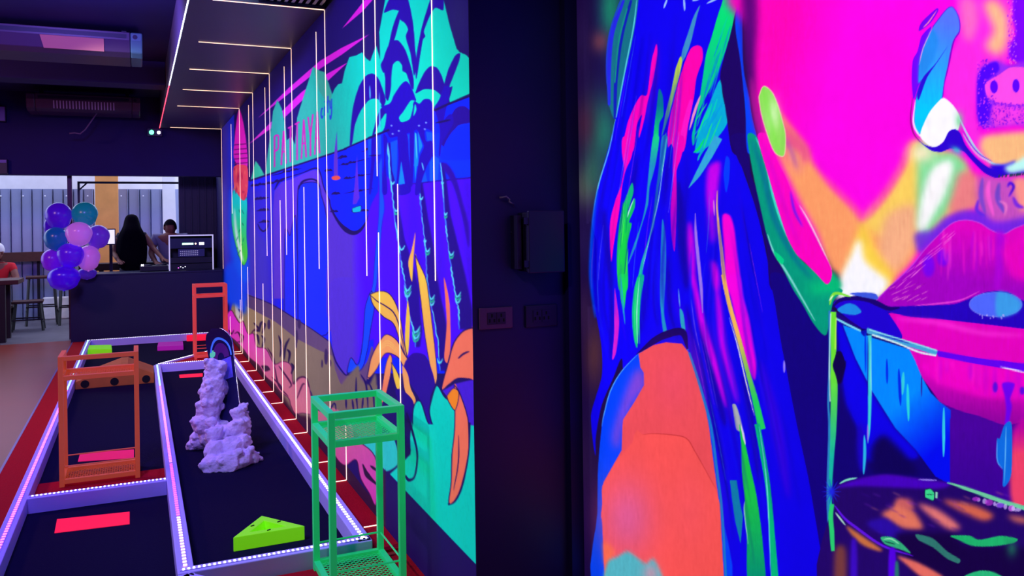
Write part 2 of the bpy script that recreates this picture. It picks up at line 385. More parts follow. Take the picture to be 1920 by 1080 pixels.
    cv.poly([(1140, 20), (1165, 100), (1132, 300), (1112, 430), (1080, 560), (1040, 604), (1000, 602), (968, 612), (965, 590), (988, 506), (1008, 520), (1030, 552), (1052, 530), (1070, 430), (1082, 300), (1092, 150), (1120, 50)], (8, 76, 244), line=INK, lw=1.3)
    cv.poly([(120, 85), (150, 60), (225, 95), (225, 30), (90, -40), (80, 120)], (10, 50, 220))
    cv.poly([(155, 80), (185, 108), (216, 105), (216, 244), (188, 242), (160, 190)], (210, 206, 190), sm=False)
    PK = [(88, 200), (128, 160), (160, 210), (190, 252), (215, 240), (250, 330), (290, 330), (312, 420), (380, 440), (440, 545), (500, 528), (560, 560), (575, 690), (620, 650), (672, 652), (700, 760), (720, 900),
          (640, 900), (590, 905), (560, 850), (540, 790), (480, 745), (440, 690), (380, 640), (330, 560), (260, 500), (210, 432), (150, 372), (95, 320)]
    cv.poly([(60, 200), (150, 372), (330, 560), (480, 745), (590, 905), (720, 950), (900, 1300), (760, 1300), (560, 1030), (330, 720), (200, 560), (60, 380)], (52, 16, 40), soft=2)
    cv.poly(PK, (236, 44, 206), col2=(206, 116, 122), g=[(120, 230), (480, 640)], line=(90, 20, 70), lw=1.4)
    for p in [[(110, 300), (130, 330), (150, 300)], [(150, 330), (180, 320), (200, 380), (170, 390)], [(190, 330), (215, 350), (205, 400)], [(270, 330), (300, 300), (340, 310)], [(390, 430), (430, 500), (445, 560)],
              [(470, 560), (500, 600), (560, 690), (545, 720)], [(570, 690), (620, 645), (670, 650), (690, 720)], [(440, 560), (470, 700), (540, 780)], [(600, 800), (640, 700), (660, 690)], [(420, 640), (480, 700), (500, 740)]]:
        cv.stroke(p, 3, (70, 14, 60))
    for p in [[(300, 310), (330, 300), (290, 250)], [(330, 320), (340, 260), (355, 240)], [(350, 330), (370, 270), (365, 250)], [(180, 150), (200, 180), (190, 220)], [(200, 230), (205, 170), (215, 150)], [(480, 500), (490, 420), (470, 340)],
              [(510, 520), (520, 420), (550, 360)], [(540, 540), (550, 470), (530, 440)], [(560, 620), (575, 570), (560, 540)], [(350, 430), (365, 370), (345, 340)], [(330, 410), (320, 350), (300, 330)]]:
        cv.stroke(p, 4.5, (34, 10, 60))
    cv.poly([(345, 560), (390, 560), (408, 590), (370, 600)], (50, 16, 50))
    for (x, y, rx, ry) in [(400, 262, 12, 36), (600, 350, 10, 50), (620, 260, 12, 34), (595, 410, 7, 24), (812, 494, 14, 58), (783, 545, 7, 30), (842, 540, 8, 26)]:
        cv.ell(x, y, rx, ry, (60, 38, 80))
    # far end: surfboard with pink tip, coral feathers and a green glow
    Z6()
    cv.poly([(60, -250), (150, -250), (155, 300), (140, 700), (230, 850), (240, 1075), (80, 1075)], (30, 40, 214), sm=False, col2=(66, 48, 180), g=[(130, 0), (80, 0)])
    cv.poly([(78, 880), (150, 800), (240, 860), (232, 1180), (160, 1120), (85, 1100)], (8, 70, 240), soft=3)
    cv.poly([(125, 300), (160, 330), (220, 600), (250, 800), (240, 960), (180, 900), (125, 700)], (0, 90, 246), soft=3)
    cv.poly([(148, 60), (152, -60), (166, -200), (186, -290), (214, -200), (238, -40), (246, 120), (200, 160)], (226, 26, 190), sm=True)
    for y in range(-40, 120, 34): cv.stroke([(150, y + 8), (245, y)], 2, (120, 10, 120), taper=0)
    cv.poly([(130, 360), (150, 280), (200, 300), (242, 350), (240, 600), (247, 770), (218, 838), (182, 765), (150, 650), (130, 520)], (0, 220, 214), col2=(70, 226, 60), g=[(180, 380), (225, 740)], line=(10, 60, 160), lw=1.2)
    cv.stroke([(150, 420), (165, 600), (195, 740), (215, 810)], 5, (225, 255, 250), soft=1)
    cv.poly([(146, 130), (200, 110), (246, 130), (250, 250), (240, 340), (215, 370), (180, 330), (150, 270)], (236, 70, 96))
    for i in range(26):
        x, y = rs.uniform(150, 245), rs.uniform(130, 330); cv.stroke([(x, y), (x + rs.uniform(-8, 8), y + rs.uniform(20, 60))], 1.6, (255, 120, 100) if i % 2 else (170, 20, 80))
    for i in range(12):
        x, y = rs.uniform(160, 235), rs.uniform(420, 760); cv.stroke([(x, y), (x + rs.uniform(-16, 16), y + rs.uniform(10, 40))], 1.2, (0, 110, 90))
    # palms: dark trunks with a ragged lit edge and leaf scars, then crowns
    HL = (90, 226, 214)
    def trunk(path, w, hooks, col=(32, 0, 122)):
        P = np.array(path, float); n = len(P)
        W = np.interp(np.linspace(0, 1, n), np.linspace(0, 1, len(w)), w)
        R_ = P.copy(); R_[:, 0] += W
        cv.poly(list(map(tuple, P)) + list(map(tuple, R_[::-1])), col, soft=1.2, sm=False)
        S_ = smooth_open(P, 8)
        for i in range(0, len(S_) - 4, 4):
            seg = [(x + rs.uniform(-4, 4), y) for x, y in S_[i:i + 6]]
            cv.stroke(seg, rs.uniform(1.0, 3.0), HL if rs.rand() < .75 else (60, 130, 230), taper=0.5)
        for (x, y, k, sz) in hooks:
            for j in range(k):
                yy = y + j * 26; cv.stroke([(x - sz * .35, yy - sz * .9), (x - sz * .1, yy), (x + sz * .35, yy - sz * .1), (x + sz * .8, yy - sz * .9)], [1, 3.2, 3.2, 0.8], HL if j % 2 == 0 else (30, 190, 130))
    cv.z(690, 340, 4.5)
    trunk([(160, -330), (195, 0), (215, 200), (250, 480), (268, 600), (290, 740), (320, 900), (345, 1100), (385, 1260), (400, 1400)], [40, 40, 60, 90, 110, 90, 40], [(205, 20, 1, 26), (235, 250, 2, 28), (280, 575, 1, 40), (325, 920, 3, 52), (395, 1270, 4, 60)], (34, 0, 132))
    trunk([(425, -40), (438, 120), (455, 300), (476, 480), (490, 620), (496, 780), (515, 950), (540, 1080), (590, 1360), (605, 1600)], [30, 50, 70, 90, 100, 100], [(445, 150, 1, 26), (478, 510, 1, 18), (498, 590, 2, 34), (532, 990, 3, 40), (600, 1530, 1, 40)])
    trunk([(610, -160), (628, 0), (648, 280), (665, 450), (686, 620), (716, 820), (746, 1000), (765, 1090), (770, 1250)], [30, 40, 80, 110, 120, 110], [(625, 20, 1, 18), (652, 280, 2, 22), (698, 620, 2, 36), (750, 970, 3, 44)])
    cv.poly([(600, -140), (660, -155), (720, -80), (760, 20), (800, 180), (850, 380), (850, 560), (800, 330), (740, 100), (690, -20), (630, -110)], (44, 0, 150), soft=1)
    Z5()
    FR = (36, 0, 138)
    for P in [[(1205, 470), (1225, 525), (1245, 480), (1300, 300), (1338, 160), (1355, 60), (1328, 95), (1290, 200), (1255, 350), (1222, 430)],
              [(1228, 90), (1258, 10), (1300, -40), (1380, -40), (1412, 30), (1440, 180), (1452, 330), (1462, 460), (1446, 545), (1432, 470), (1418, 380), (1385, 265), (1402, 212), (1378, 165), (1345, 140), (1340, 82), (1290, 70), (1250, 85)],
              [(1455, 480), (1470, 350), (1500, 200), (1538, 70), (1580, -40), (1650, -40), (1656, 72), (1600, 56), (1562, 108), (1518, 220), (1526, 262), (1508, 290), (1490, 400), (1462, 570)],
              [(1222, 450), (1250, 350), (1290, 298), (1332, 292), (1382, 358), (1420, 470), (1442, 570), (1440, 645), (1418, 610), (1390, 530), (1362, 510), (1358, 470), (1330, 438), (1294, 465), (1282, 550), (1278, 640), (1258, 725), (1238, 690), (1236, 560)],
              [(982, 1050), (990, 900), (1010, 750), (1050, 620), (1100, 545), (1150, 530), (1192, 570), (1222, 650), (1242, 725), (1220, 765), (1182, 712), (1120, 722), (1060, 800), (1020, 900), (1000, 1030)],
              [(1140, 1000), (1168, 880), (1200, 790), (1236, 770), (1256, 830), (1240, 945), (1205, 950), (1215, 850), (1190, 900)],
              [(1455, 670), (1480, 600), (1520, 520), (1562, 478), (1610, 488), (1642, 540), (1662, 600), (1692, 690), (1702, 750), (1645, 745), (1640, 690), (1590, 648), (1520, 642), (1480, 662)],
              [(1650, 745), (1665, 600), (1692, 500), (1740, 402), (1777, 384), (1772, 432), (1740, 520), (1700, 625), (1722, 625), (1690, 735)],
              [(1640, 1000), (1690, 880), (1740, 785), (1800, 762), (1850, 800), (1850, 880), (1762, 905), (1700, 1000), (1660, 1060)]]:
        cv.poly(P, FR)
    cv.poly([(1650, 1090), (1680, 1010), (1740, 930), (1850, 890), (1900, 900), (1900, 1130), (1650, 1150)], (0, 40, 255))
    cv.z(690, 120, 4.5)
    SB2 = (8, 84, 240)
    for P in [[(0, 640), (110, 600), (110, 760), (0, 790)], [(190, 660), (248, 640), (240, 1030), (205, 900)], [(318, 600), (350, 590), (352, 980), (335, 800)], [(488, 570), (545, 580), (545, 645), (500, 650)], [(560, 770), (600, 800), (590, 980), (520, 990), (520, 830)], [(450, 1000), (480, 890), (500, 990)]]:
        cv.poly(P, SB2, sm=False)
    CR = (32, 0, 160)
    for P in [[(188, 328), (220, 260), (280, 172), (322, 145), (360, 185), (388, 250), (405, 310), (362, 308), (300, 400), (262, 452), (282, 490), (335, 478), (352, 455), (378, 345), (395, 312), (432, 336), (472, 298), (522, 300), (548, 360), (552, 560), (490, 548), (472, 600), (440, 556), (400, 560), (340, 585), (250, 612), (182, 622), (150, 560), (128, 572), (100, 590), (112, 480), (150, 420), (108, 352), (142, 350)],
              [(128, 590), (168, 640), (150, 800), (165, 1080), (118, 1080), (132, 800)], [(250, 600), (330, 590), (345, 760), (362, 1000), (350, 1090), (240, 1090), (256, 800)], [(352, 570), (392, 570), (388, 800), (378, 1010), (358, 1000)],
              [(412, 560), (470, 560), (492, 650), (540, 650), (548, 760), (500, 860), (450, 1000), (440, 1090), (395, 1090), (430, 800), (470, 690)], [(30, 620), (70, 600), (60, 800), (30, 1080), (5, 1080), (25, 820)],
              [(555, 372), (600, 300), (642, 190), (692, 200), (672, 330), (640, 480), (612, 760), (596, 760), (606, 560), (572, 420)], [(640, 480), (700, 420), (720, 500), (640, 640), (615, 700)]]:
        cv.poly(P, CR)
    cv.poly([(262, 452), (300, 400), (362, 308), (330, 400), (300, 480), (280, 488)], G1); cv.poly([(346, 455), (372, 345), (380, 360), (360, 450)], G1); cv.poly([(382, 438), (396, 340), (410, 380), (396, 420)], G1)
    cv.poly([(102, 580), (112, 480), (140, 425), (156, 425), (138, 540)], G1)
    for P in [[(280, 820), (312, 1010), (256, 1020)], [(392, 575), (412, 590), (420, 800), (398, 1000), (390, 800)], [(420, 560), (460, 690), (430, 760)]]: cv.poly(P, (10, 140, 236), sm=False)
    for p in [[(165, 660), (180, 780), (178, 900), (200, 1080)], [(402, 580), (408, 700), (412, 800)], [(455, 830), (470, 900)], [(612, 830), (625, 960), (628, 1060)], [(95, 240), (100, 600)], [(15, 180), (18, 300)]]: cv.stroke(p, 2.2, (90, 214, 230))
    for (x, y) in [(198, 520), (260, 565), (430, 520), (480, 550), (208, 590), (490, 495)]: cv.ell(x, y, 9, 7, (120, 160, 250))
    cv.stroke([(0, 628), (180, 555)], 4, INK, taper=0); cv.stroke([(560, 392), (700, 330), (900, 255)], 4.5, INK, taper=0); cv.stroke([(0, 775), (110, 768)], 2.4, INK); cv.stroke([(560, 500), (700, 470)], 4, INK)
    # orange plants
    Z6()
    YL, OR, SA = (250, 206, 60), (252, 168, 84), (250, 120, 82)
    cv.poly([(1456, 596), (1442, 780), (1430, 955), (1404, 820), (1430, 715)], YL, col2=OR, g=[(1430, 900), (1450, 620)])
    Z7()
    cv.poly([(1452, -240), (1480, -180), (1532, -60), (1556, 100), (1580, 300), (1602, 500), (1612, 640), (1592, 690), (1560, 560), (1522, 330), (1490, 60)], YL, col2=OR, g=[(1480, -100), (1600, 600)], line=INK, lw=1.2)
    cv.poly([(1660, -60), (1672, -40), (1702, 120), (1708, 400), (1692, 535), (1662, 500), (1680, 250)], SA)
    cv.poly([(1398, 90), (1416, 230), (1406, 450), (1386, 490), (1380, 330)], YL)
    cv.poly([(1128, 45), (1200, 22), (1262, 38), (1310, 105), (1345, 210), (1372, 380), (1394, 505), (1350, 410), (1300, 262), (1222, 205), (1152, 125)], YL, col2=OR, g=[(1160, 40), (1380, 450)], line=INK, lw=1.6)
    cv.stroke([(1130, 50), (1180, 95), (1240, 130), (1300, 180), (1340, 280), (1380, 480)], 2.2, INK)
    cv.poly([(1108, 645), (1138, 500), (1200, 380), (1250, 334), (1322, 378), (1372, 470), (1404, 525), (1372, 566), (1330, 500), (1262, 468), (1222, 490), (1182, 575), (1132, 640)], OR, line=INK, lw=1.6)
    for dy in (0, 16, 32): cv.stroke([(1170, 460 + dy), (1250, 380 + dy), (1330, 440 + dy)], 1.2, (255, 205, 90))
    cv.poly([(1198, 840), (1218, 700), (1240, 560), (1270, 480), (1288, 520), (1272, 640), (1232, 800)], SA, col2=OR, g=[(1220, 800), (1270, 500)], line=INK, lw=1.2)
    cv.poly([(1282, 535), (1322, 600), (1348, 680), (1330, 742), (1300, 660)], YL, line=INK, lw=1.2)
    cv.poly([(1920, 280), (1845, 292), (1790, 318), (1730, 400), (1690, 540), (1642, 730), (1700, 692), (1760, 652), (1845, 655), (1920, 660)], SA, line=INK, lw=2.5)
    cv.stroke([(1760, 510), (1800, 475), (1845, 455)], 4, INK)
    cv.poly([(1650, 740), (1740, 690), (1845, 665), (1920, 660), (1920, 1100), (1740, 1100), (1740, 870), (1690, 790)], (72, 26, 196), sm=False)
    cv.poly([(1370, 600), (1385, 525), (1440, 468), (1520, 480), (1562, 560), (1596, 690), (1560, 800), (1582, 1015), (1540, 960), (1490, 810), (1436, 720)], (42, 0, 136))
    cv.poly([(1360, 560), (1400, 620), (1420, 720), (1455, 800), (1448, 880), (1380, 740)], OR)
    cv.poly([(1310, 740), (1360, 735), (1440, 820), (1440, 1000), (1370, 900)], (34, 0, 120))
    # turquoise leaves
    TQ = (0, 218, 178)
    cv.poly([(1436, 1200), (1438, 880), (1490, 815), (1542, 960), (1584, 1015), (1556, 900), (1572, 800), (1610, 702), (1662, 780), (1742, 885), (1742, 1200)], TQ, line=INK, lw=2.2)
    Z8()
    cv.poly([(1170, 60), (1280, 50), (1330, 180), (1330, 270), (1260, 320), (1220, 300), (1080, 130)], (40, 205, 180), line=INK, lw=1.5)
    cv.poly([(1435, -20), (1860, -10), (2000, 20), (2000, 1106), (1862, 968), (1500, 590), (1268, 345), (1340, 280), (1420, 200)], TQ, sm=False)
    cv.stroke([(1390, -100), (1440, 60), (1468, 200), (1452, 350), (1410, 385), (1380, 350)], [4, 4, 3, 3, 6, 3], INK)
    cv.stroke([(1845, -30), (1832, 200), (1790, 420), (1740, 532), (1690, 560)], 5, INK, taper=0.2)
    cv.poly([(1735, -300), (1770, -250), (1820, -110), (1838, 0), (1835, 200), (1788, 420), (1740, 528), (1696, 548), (1712, 400), (1718, 200), (1738, 0)], SA, line=INK, lw=1.8)
    cv.poly([(1680, -220), (1728, -275), (1768, -240), (1742, -120), (1700, -170)], (255, 140, 30), line=INK, lw=1.4)
    cv.stroke([(1765, 60), (1765, 250), (1730, 460)], 2.2, INK)
    cv.poly([(1268, 345), (1500, 590), (1862, 968), (2000, 1106), (2000, 1300), (1100, 1300), (1150, 540), (1220, 300)], (30, 10, 84), sm=False)
    cv.stroke([(1268, 345), (1500, 590), (1862, 968), (2000, 1106)], 2.4, INK, taper=0)
    cv.poly([(600, -100), (860, 150), (1160, 540), (1240, 300), (1240, 1300), (700, 1300)], (50, 18, 52), sm=False)
    cv.poly([(1040, -440), (1060, -350), (1120, -300), (1170, -380), (1180, -100), (1150, 60), (1000, 60), (940, -80), (900, -260)], (124, 108, 84), soft=1)
    cv.poly([(700, -60), (780, 40), (870, 150), (1000, 120), (1000, 0), (900, -120), (720, -160)], (190, 110, 116))
    cv.poly([(850, 140), (1000, 125), (1080, 130), (1175, 250), (1172, 560), (1120, 475), (1060, 370), (1028, 238), (950, 278), (890, 232)], (212, 90, 140), col2=(206, 60, 160), g=[(900, 150), (1150, 500)], line=(70, 14, 60), lw=1.6)
    cv.stroke([(1075, 270), (1110, 350), (1180, 420)], [2, 9, 3], (40, 8, 50)); cv.stroke([(1130, 280), (1180, 320)], 5, (40, 8, 50))
    Z7()
    for p in [[(1030, 640), (1028, 760), (1040, 880)], [(1060, 620), (1100, 700), (1115, 880)], [(1120, 680), (1150, 760), (1160, 880)], [(700, 740), (740, 860), (820, 890), (870, 830), (885, 880)], [(955, 790), (957, 870)], [(1080, 780), (1070, 880)], [(1000, 800), (1010, 880)]]:
        cv.stroke(p, 3.4, INK)
    cv.grain(0.007, 6, 1)
    return cv
def paint_portrait():
    cv = Canvas(1050, 1990, -60, 1140, (26, 8, 66))
    S = 3.857
    R = {1: (1080, 0), 2: (1080, 260), 3: (1080, 520), 4: (1080, 800), 5: (1500, 0), 6: (1500, 260), 7: (1500, 520), 8: (1500, 800)}
    def z(i): cv.z(R[i][0], R[i][1], S)
    rs = cv.rs
    z(1)
    for (x, y, rx, ry, c, a) in [(250, 60, 90, 260, (26, 140, 96), .9), (170, 300, 70, 80, (120, 62, 70), .8), (190, 950, 130, 260, (30, 120, 90), .9), (60, 900, 90, 200, (72, 30, 60), .8), (40, 300, 70, 300, (40, 22, 74), .8),
                                 (60, 1350, 100, 170, (84, 84, 84), .9), (130, 1250, 80, 160, (40, 110, 84), .6), (60, 1750, 120, 200, (36, 22, 80), .8), (130, 2560, 80, 260, (84, 46, 50), .8), (60, 2250, 60, 200, (56, 30, 70), .7), (60, 3300, 90, 300, (42, 20, 66), .8)]:
        cv.blob(x, y, rx, ry, c, a)
    # hair
    B = (12, 0, 226)
    cv.z(0, 0, 1)
    cv.poly([(1200, -90), (1196, -40), (1189, 52), (1178, 104), (1165, 166), (1155, 220), (1142, 273), (1123, 343), (1111, 416), (1106, 493), (1107, 530), (1114, 572), (1124, 624), (1129, 665), (1128, 707), (1116, 748),
             (1108, 780), (1112, 830), (1117, 855), (1117, 820), (1128, 760), (1150, 708), (1166, 672), (1180, 715), (1300, 715), (1345, 900), (1362, 1160), (1552, 1160), (1548, 1060), (1534, 981), (1516, 890), (1496, 800), (1480, 717), (1466, 650), (1455, 580), (1445, 520),
             (1420, 400), (1370, 250), (1352, 150), (1375, 40), (1392, -90)], B)
    z(1)
    cv.poly([(320, 0), (360, -80), (450, -80), (440, 100), (400, 330), (330, 640), (285, 860), (240, 760), (218, 500), (240, 250)], (20, 116, 124))
    for p, w, c in [([(345, 0), (262, 240), (238, 500), (240, 760)], 8, (36, 40, 214)), ([(400, 0), (330, 260), (290, 560), (280, 860)], 7, (14, 30, 170)), ([(440, 0), (415, 200), (360, 480), (290, 850)], 2.5, (90, 210, 210)),
                    ([(330, -20), (245, 230), (220, 480), (240, 770)], 2.5, (30, 60, 200)), ([(370, 60), (310, 300), (280, 600)], 3, (20, 150, 120))]:
        cv.stroke(p, w, c, taper=0.4)
    cv.stroke([(285, 860), (240, 1080), (160, 1350), (120, 1600), (100, 1900)], 2.2, (90, 190, 220))
    cv.stroke([(160, 1370), (125, 1610), (108, 1900), (112, 2070), (140, 2300)], 7, (0, 60, 236), soft=1.5)
    z(2)
    for p, w in [([(200, 500), (220, 760), (260, 1080)], 26), ([(450, 100), (400, 400), (330, 700)], 18), ([(660, 850), (670, 1000), (680, 1250), (740, 1460)], 16), ([(800, 100), (800, 400), (795, 560)], 8), ([(740, 300), (770, 700), (800, 1100)], 40), ([(520, 900), (500, 1200), (470, 1400)], 12), ([(690, 30), (660, 250), (640, 500)], 14)]:
        cv.stroke(p, w / 2, (16, 0, 140), soft=3, alpha=0.75)
    z(3)
    for p, w in [([(250, 0), (260, 300), (250, 600)], 16), ([(480, 0), (470, 250), (450, 540)], 8), ([(900, 300), (1000, 700), (1080, 1080)], 40), ([(1200, 700), (1260, 1000), (1330, 1500)], 24), ([(800, 200), (860, 560), (980, 1000), (1080, 1400)], 26)]:
        cv.stroke(p, w / 2, (16, 0, 150), soft=2.5, alpha=0.75)
    for p, w in [([(700, 100), (860, 560), (1000, 1080)], 24), ([(950, 300), (1080, 800), (1130, 1080)], 30), ([(1330, 600), (1450, 1080), (1540, 1600)], 40)]:
        cv.stroke(p, w / 2, (64, 0, 214), soft=5, alpha=0.7)
    PK = (255, 0, 176)
    z(1)
    cv.stroke([(580, 300), (560, 560), (500, 900)], 16, (90, 0, 200), soft=5, alpha=0.6)
    cv.poly([(582, 318), (588, 390), (560, 570), (520, 730), (490, 880), (458, 995), (454, 960), (478, 830), (440, 905), (416, 1090), (338, 1090), (370, 900), (420, 770), (470, 690), (515, 680), (545, 450), (565, 370)], PK)
    cv.poly([(880, 328), (912, 350), (916, 430), (872, 560), (850, 720), (812, 900), (782, 1090), (716, 1090), (690, 1040), (665, 1064), (664, 950), (690, 800), (740, 600), (790, 440), (832, 350)], (255, 0, 166))
    cv.poly([(820, 730), (845, 735), (820, 860), (790, 1000), (775, 1090), (740, 1090), (770, 900)], (255, 20, 190))
    z(2)
    cv.poly([(338, -10), (416, -10), (402, 130), (362, 222), (336, 330), (322, 450), (300, 600), (272, 770), (255, 892), (244, 700), (250, 580), (290, 430), (325, 340), (346, 210), (332, 100)], (255, 0, 168))
    cv.poly([(712, -10), (782, -10), (762, 130), (727, 230), (727, 330), (728, 500), (714, 812), (690, 700), (684, 500), (700, 330), (700, 200)], (246, 0, 176), col2=(170, 0, 190), g=[(740, 200), (700, 600)])
    cv.poly([(955, 210), (1042, 168), (1032, 330), (1005, 540), (960, 560), (940, 400)], (196, 0, 224), soft=4)
    cv.poly([(955, 560), (1005, 540), (1020, 700), (980, 760)], (150, 0, 224), soft=5)
    cv.poly([(1058, 560), (1112, 555), (1142, 640), (1162, 800), (1192, 1090), (1092, 1090), (1072, 800)], (255, 0, 204), soft=1.5)
    cv.stroke([(820, 600), (835, 800), (850, 1090)], 13, (210, 0, 214), soft=3); cv.stroke([(985, 880), (1010, 980), (1020, 1100)], 14, (216, 0, 220), soft=3)
    z(3)
    cv.poly([(1085, -10), (1182, -10), (1212, 150), (1252, 300), (1282, 480), (1304, 620), (1292, 745), (1242, 640), (1182, 420), (1132, 200)], (250, 0, 214), soft=1)
    cv.stroke([(845, -20), (880, 170), (930, 400), (1000, 620), (1085, 940)], 13, (206, 0, 226), soft=2.5)
    cv.stroke([(1010, -20), (1036, 250), (1060, 480), (1110, 680), (1170, 910)], 12, (204, 0, 228), soft=3)
    z(1)
    GR = (0, 226, 112)
    cv.poly([(1050, 40), (1090, -60), (1210, -80), (1180, 0), (1150, 100), (1110, 270), (1050, 460), (1000, 580), (930, 720), (880, 840), (850, 1050), (838, 980), (870, 830), (905, 640), (940, 400), (980, 270), (1020, 130)], GR, col2=(0, 190, 150), g=[(1090, 150), (880, 900)])
    cv.poly([(1040, 578), (1062, 700), (1096, 880), (1010, 1010), (900, 1100), (860, 1090), (900, 900), (960, 760)], (0, 176, 206))
    for _ in range(16):
        t = rs.rand(); x, y = 1120 - 230 * t + rs.uniform(-30, 30), 120 + 760 * t
        cv.stroke([(x, y), (x - rs.uniform(50, 80), y + rs.uniform(160, 240))], rs.uniform(1.5, 3.5), [(0, 200, 160), (20, 245, 120), (0, 150, 190), (0, 120, 220)][rs.randint(4)], alpha=0.7)
    for _ in range(10):
        x, y = rs.uniform(930, 1070), rs.uniform(700, 900); cv.stroke([(x, y), (x - rs.uniform(50, 110), y + rs.uniform(120, 240))], rs.uniform(2, 5), [(0, 226, 170), (0, 160, 220), (30, 240, 120)][rs.randint(3)], alpha=0.8)
    cv.poly([(897, 36), (872, 130), (832, 300), (792, 410), (758, 460), (770, 360), (810, 240), (850, 120)], (60, 146, 190))
    cv.poly([(755, 408), (768, 450), (742, 570), (702, 720), (662, 870), (618, 990), (648, 820), (690, 650), (720, 500)], (196, 220, 70), col2=(50, 140, 150), g=[(740, 480), (640, 920)])
    cv.poly([(600, 645), (628, 700), (632, 830), (602, 900), (592, 1090), (554, 1090), (565, 930), (580, 800)], (0, 120, 140), col2=(10, 224, 110), g=[(600, 760), (575, 1000)])
    cv.stroke([(900, 690), (860, 800), (820, 940)], 5, (240, 150, 190)); cv.stroke([(650, 960), (640, 1080)], 3, (120, 220, 180))
    for p in [[(660, -10), (635, 60)], [(780, -20), (786, 80)], [(945, 25), (1040, -20)], [(840, 5), (900, -10)]]: cv.stroke(p, 4, (150, 190, 240))
    z(2)
    cv.stroke([(1030, -10), (960, 120), (880, 260), (815, 356)], [16, 15, 10, 1], (50, 170, 206))
    cv.stroke([(930, 0), (890, 70), (850, 100)], 5, GR); cv.stroke([(960, 30), (900, 110), (880, 160)], 4, (0, 180, 190))
    cv.poly([(405, 318), (416, 380), (392, 470), (366, 560), (422, 432), (424, 500), (384, 600), (402, 620), (372, 760), (374, 900), (372, 1090), (310, 1090), (294, 880), (304, 700), (330, 520), (370, 400)], (20, 212, 66), col2=(10, 180, 120), g=[(340, 700), (400, 330)])
    for _ in range(9):
        x = rs.uniform(310, 370); y = rs.uniform(450, 850); cv.stroke([(x + 20, y), (x, y + 220)], 2, [(60, 250, 70), (0, 150, 90)][rs.randint(2)])
    cv.stroke([(420, 430), (385, 520), (372, 570)], 2, (190, 250, 220))
    cv.poly([(556, -10), (602, -10), (572, 200), (532, 350), (520, 480), (472, 640), (432, 780), (376, 910), (400, 820), (470, 620), (502, 480), (520, 300)], (30, 146, 186), col2=(20, 214, 130), g=[(540, 200), (580, 0)])
    cv.poly([(620, -10), (662, -10), (642, 150), (602, 330), (582, 500), (562, 640), (522, 760), (482, 960), (472, 1090), (436, 1090), (470, 900), (520, 740), (550, 600), (580, 360), (600, 200)], (30, 140, 180), col2=(20, 214, 150), g=[(560, 600), (460, 1050)])
    cv.stroke([(655, 0), (600, 420), (555, 620), (480, 950)], 1.6, (150, 240, 220))
    cv.poly([(626, 580), (652, 760), (642, 1090), (610, 1090), (615, 760)], (26, 130, 190))
    cv.poly([(1085, 130), (1112, 160), (1106, 300), (1085, 390), (1068, 260)], (0, 60, 250))
    cv.stroke([(862, 540), (866, 680), (882, 850), (906, 1090), (916, 1260)], [1, 5, 6, 6, 1], (160, 120, 224))
    cv.stroke([(1022, 375), (1020, 500), (1034, 660), (1050, 800), (1080, 1090)], [1, 3, 5, 6, 7], (236, 176, 120))
    cv.stroke([(995, 440), (1002, 560)], 2.5, (255, 150, 200))
    z(3)
    cv.poly([(310, -10), (372, -10), (360, 140), (345, 246), (325, 160)], (20, 224, 80)); cv.stroke([(325, 0), (340, 200), (355, 340)], 3, (30, 160, 190))
    cv.poly([(420, 90), (450, -10), (492, -10), (470, 150), (456, 330), (442, 510), (415, 420), (405, 250)], (10, 196, 120))
    for x in (425, 440, 455): cv.stroke([(x + 18, 0), (x, 250), (x + 5, 480)], 2, [(160, 250, 200), (0, 120, 130), (40, 240, 110)][rs.randint(3)])
    cv.poly([(278, 80), (296, 180), (312, 320), (302, 460), (285, 560), (262, 590), (276, 400)], (210, 30, 190))
    cv.poly([(610, -10), (646, -10), (636, 250), (662, 412), (634, 416), (610, 200)], (30, 146, 186))
    cv.poly([(750, 225), (776, 260), (792, 380), (812, 530), (780, 450), (755, 320)], (40, 170, 190)); cv.stroke([(740, 80), (752, 220)], 2, (100, 170, 220))
    cv.stroke([(1062, -20), (1110, 200), (1180, 450), (1240, 680), (1290, 860), (1345, 1100)], [7, 8, 8, 8, 11, 14], (250, 190, 84), col2=(30, 214, 90), g=[(1150, 400), (1290, 900)])
    cv.stroke([(1108, 290), (1170, 500), (1230, 760), (1290, 1000)], 2, (250, 250, 220))
    cv.stroke([(1505, 600), (1506, 690)], 4, (150, 130, 240))
    cv.poly([(1130, 920), (1158, 926), (1192, 1030), (1204, 1110), (1160, 1100), (1140, 990)], (170, 180, 170))
    z(4)
    cv.stroke([(1310, -20), (1350, 200), (1390, 450), (1420, 800), (1442, 1150)], [10, 10, 9, 10, 14], (0, 190, 120)); cv.stroke([(1325, 0), (1380, 420), (1410, 1090)], 2, (120, 240, 220))
    cv.poly([(1180, -20), (1225, 130), (1262, 300), (1302, 480), (1332, 680), (1352, 860), (1368, 1150), (1245, 1150), (1235, 800), (1213, 600), (1222, 540), (1200, 330), (1194, 130)], (24, 206, 70), col2=(0, 150, 110), g=[(1250, 500), (1300, 1100)])
    cv.stroke([(1195, -10), (1225, 130)], 4, (240, 240, 220)); cv.stroke([(1220, 540), (1218, 620), (1245, 850)], 2, (170, 250, 190))
    cv.poly([(1113, 388), (1162, 388), (1186, 550), (1207, 650), (1190, 845), (1150, 680), (1130, 540)], (12, 128, 166), sm=False)
    # fine brush hairs following the locks
    cv.z(0, 0, 1)
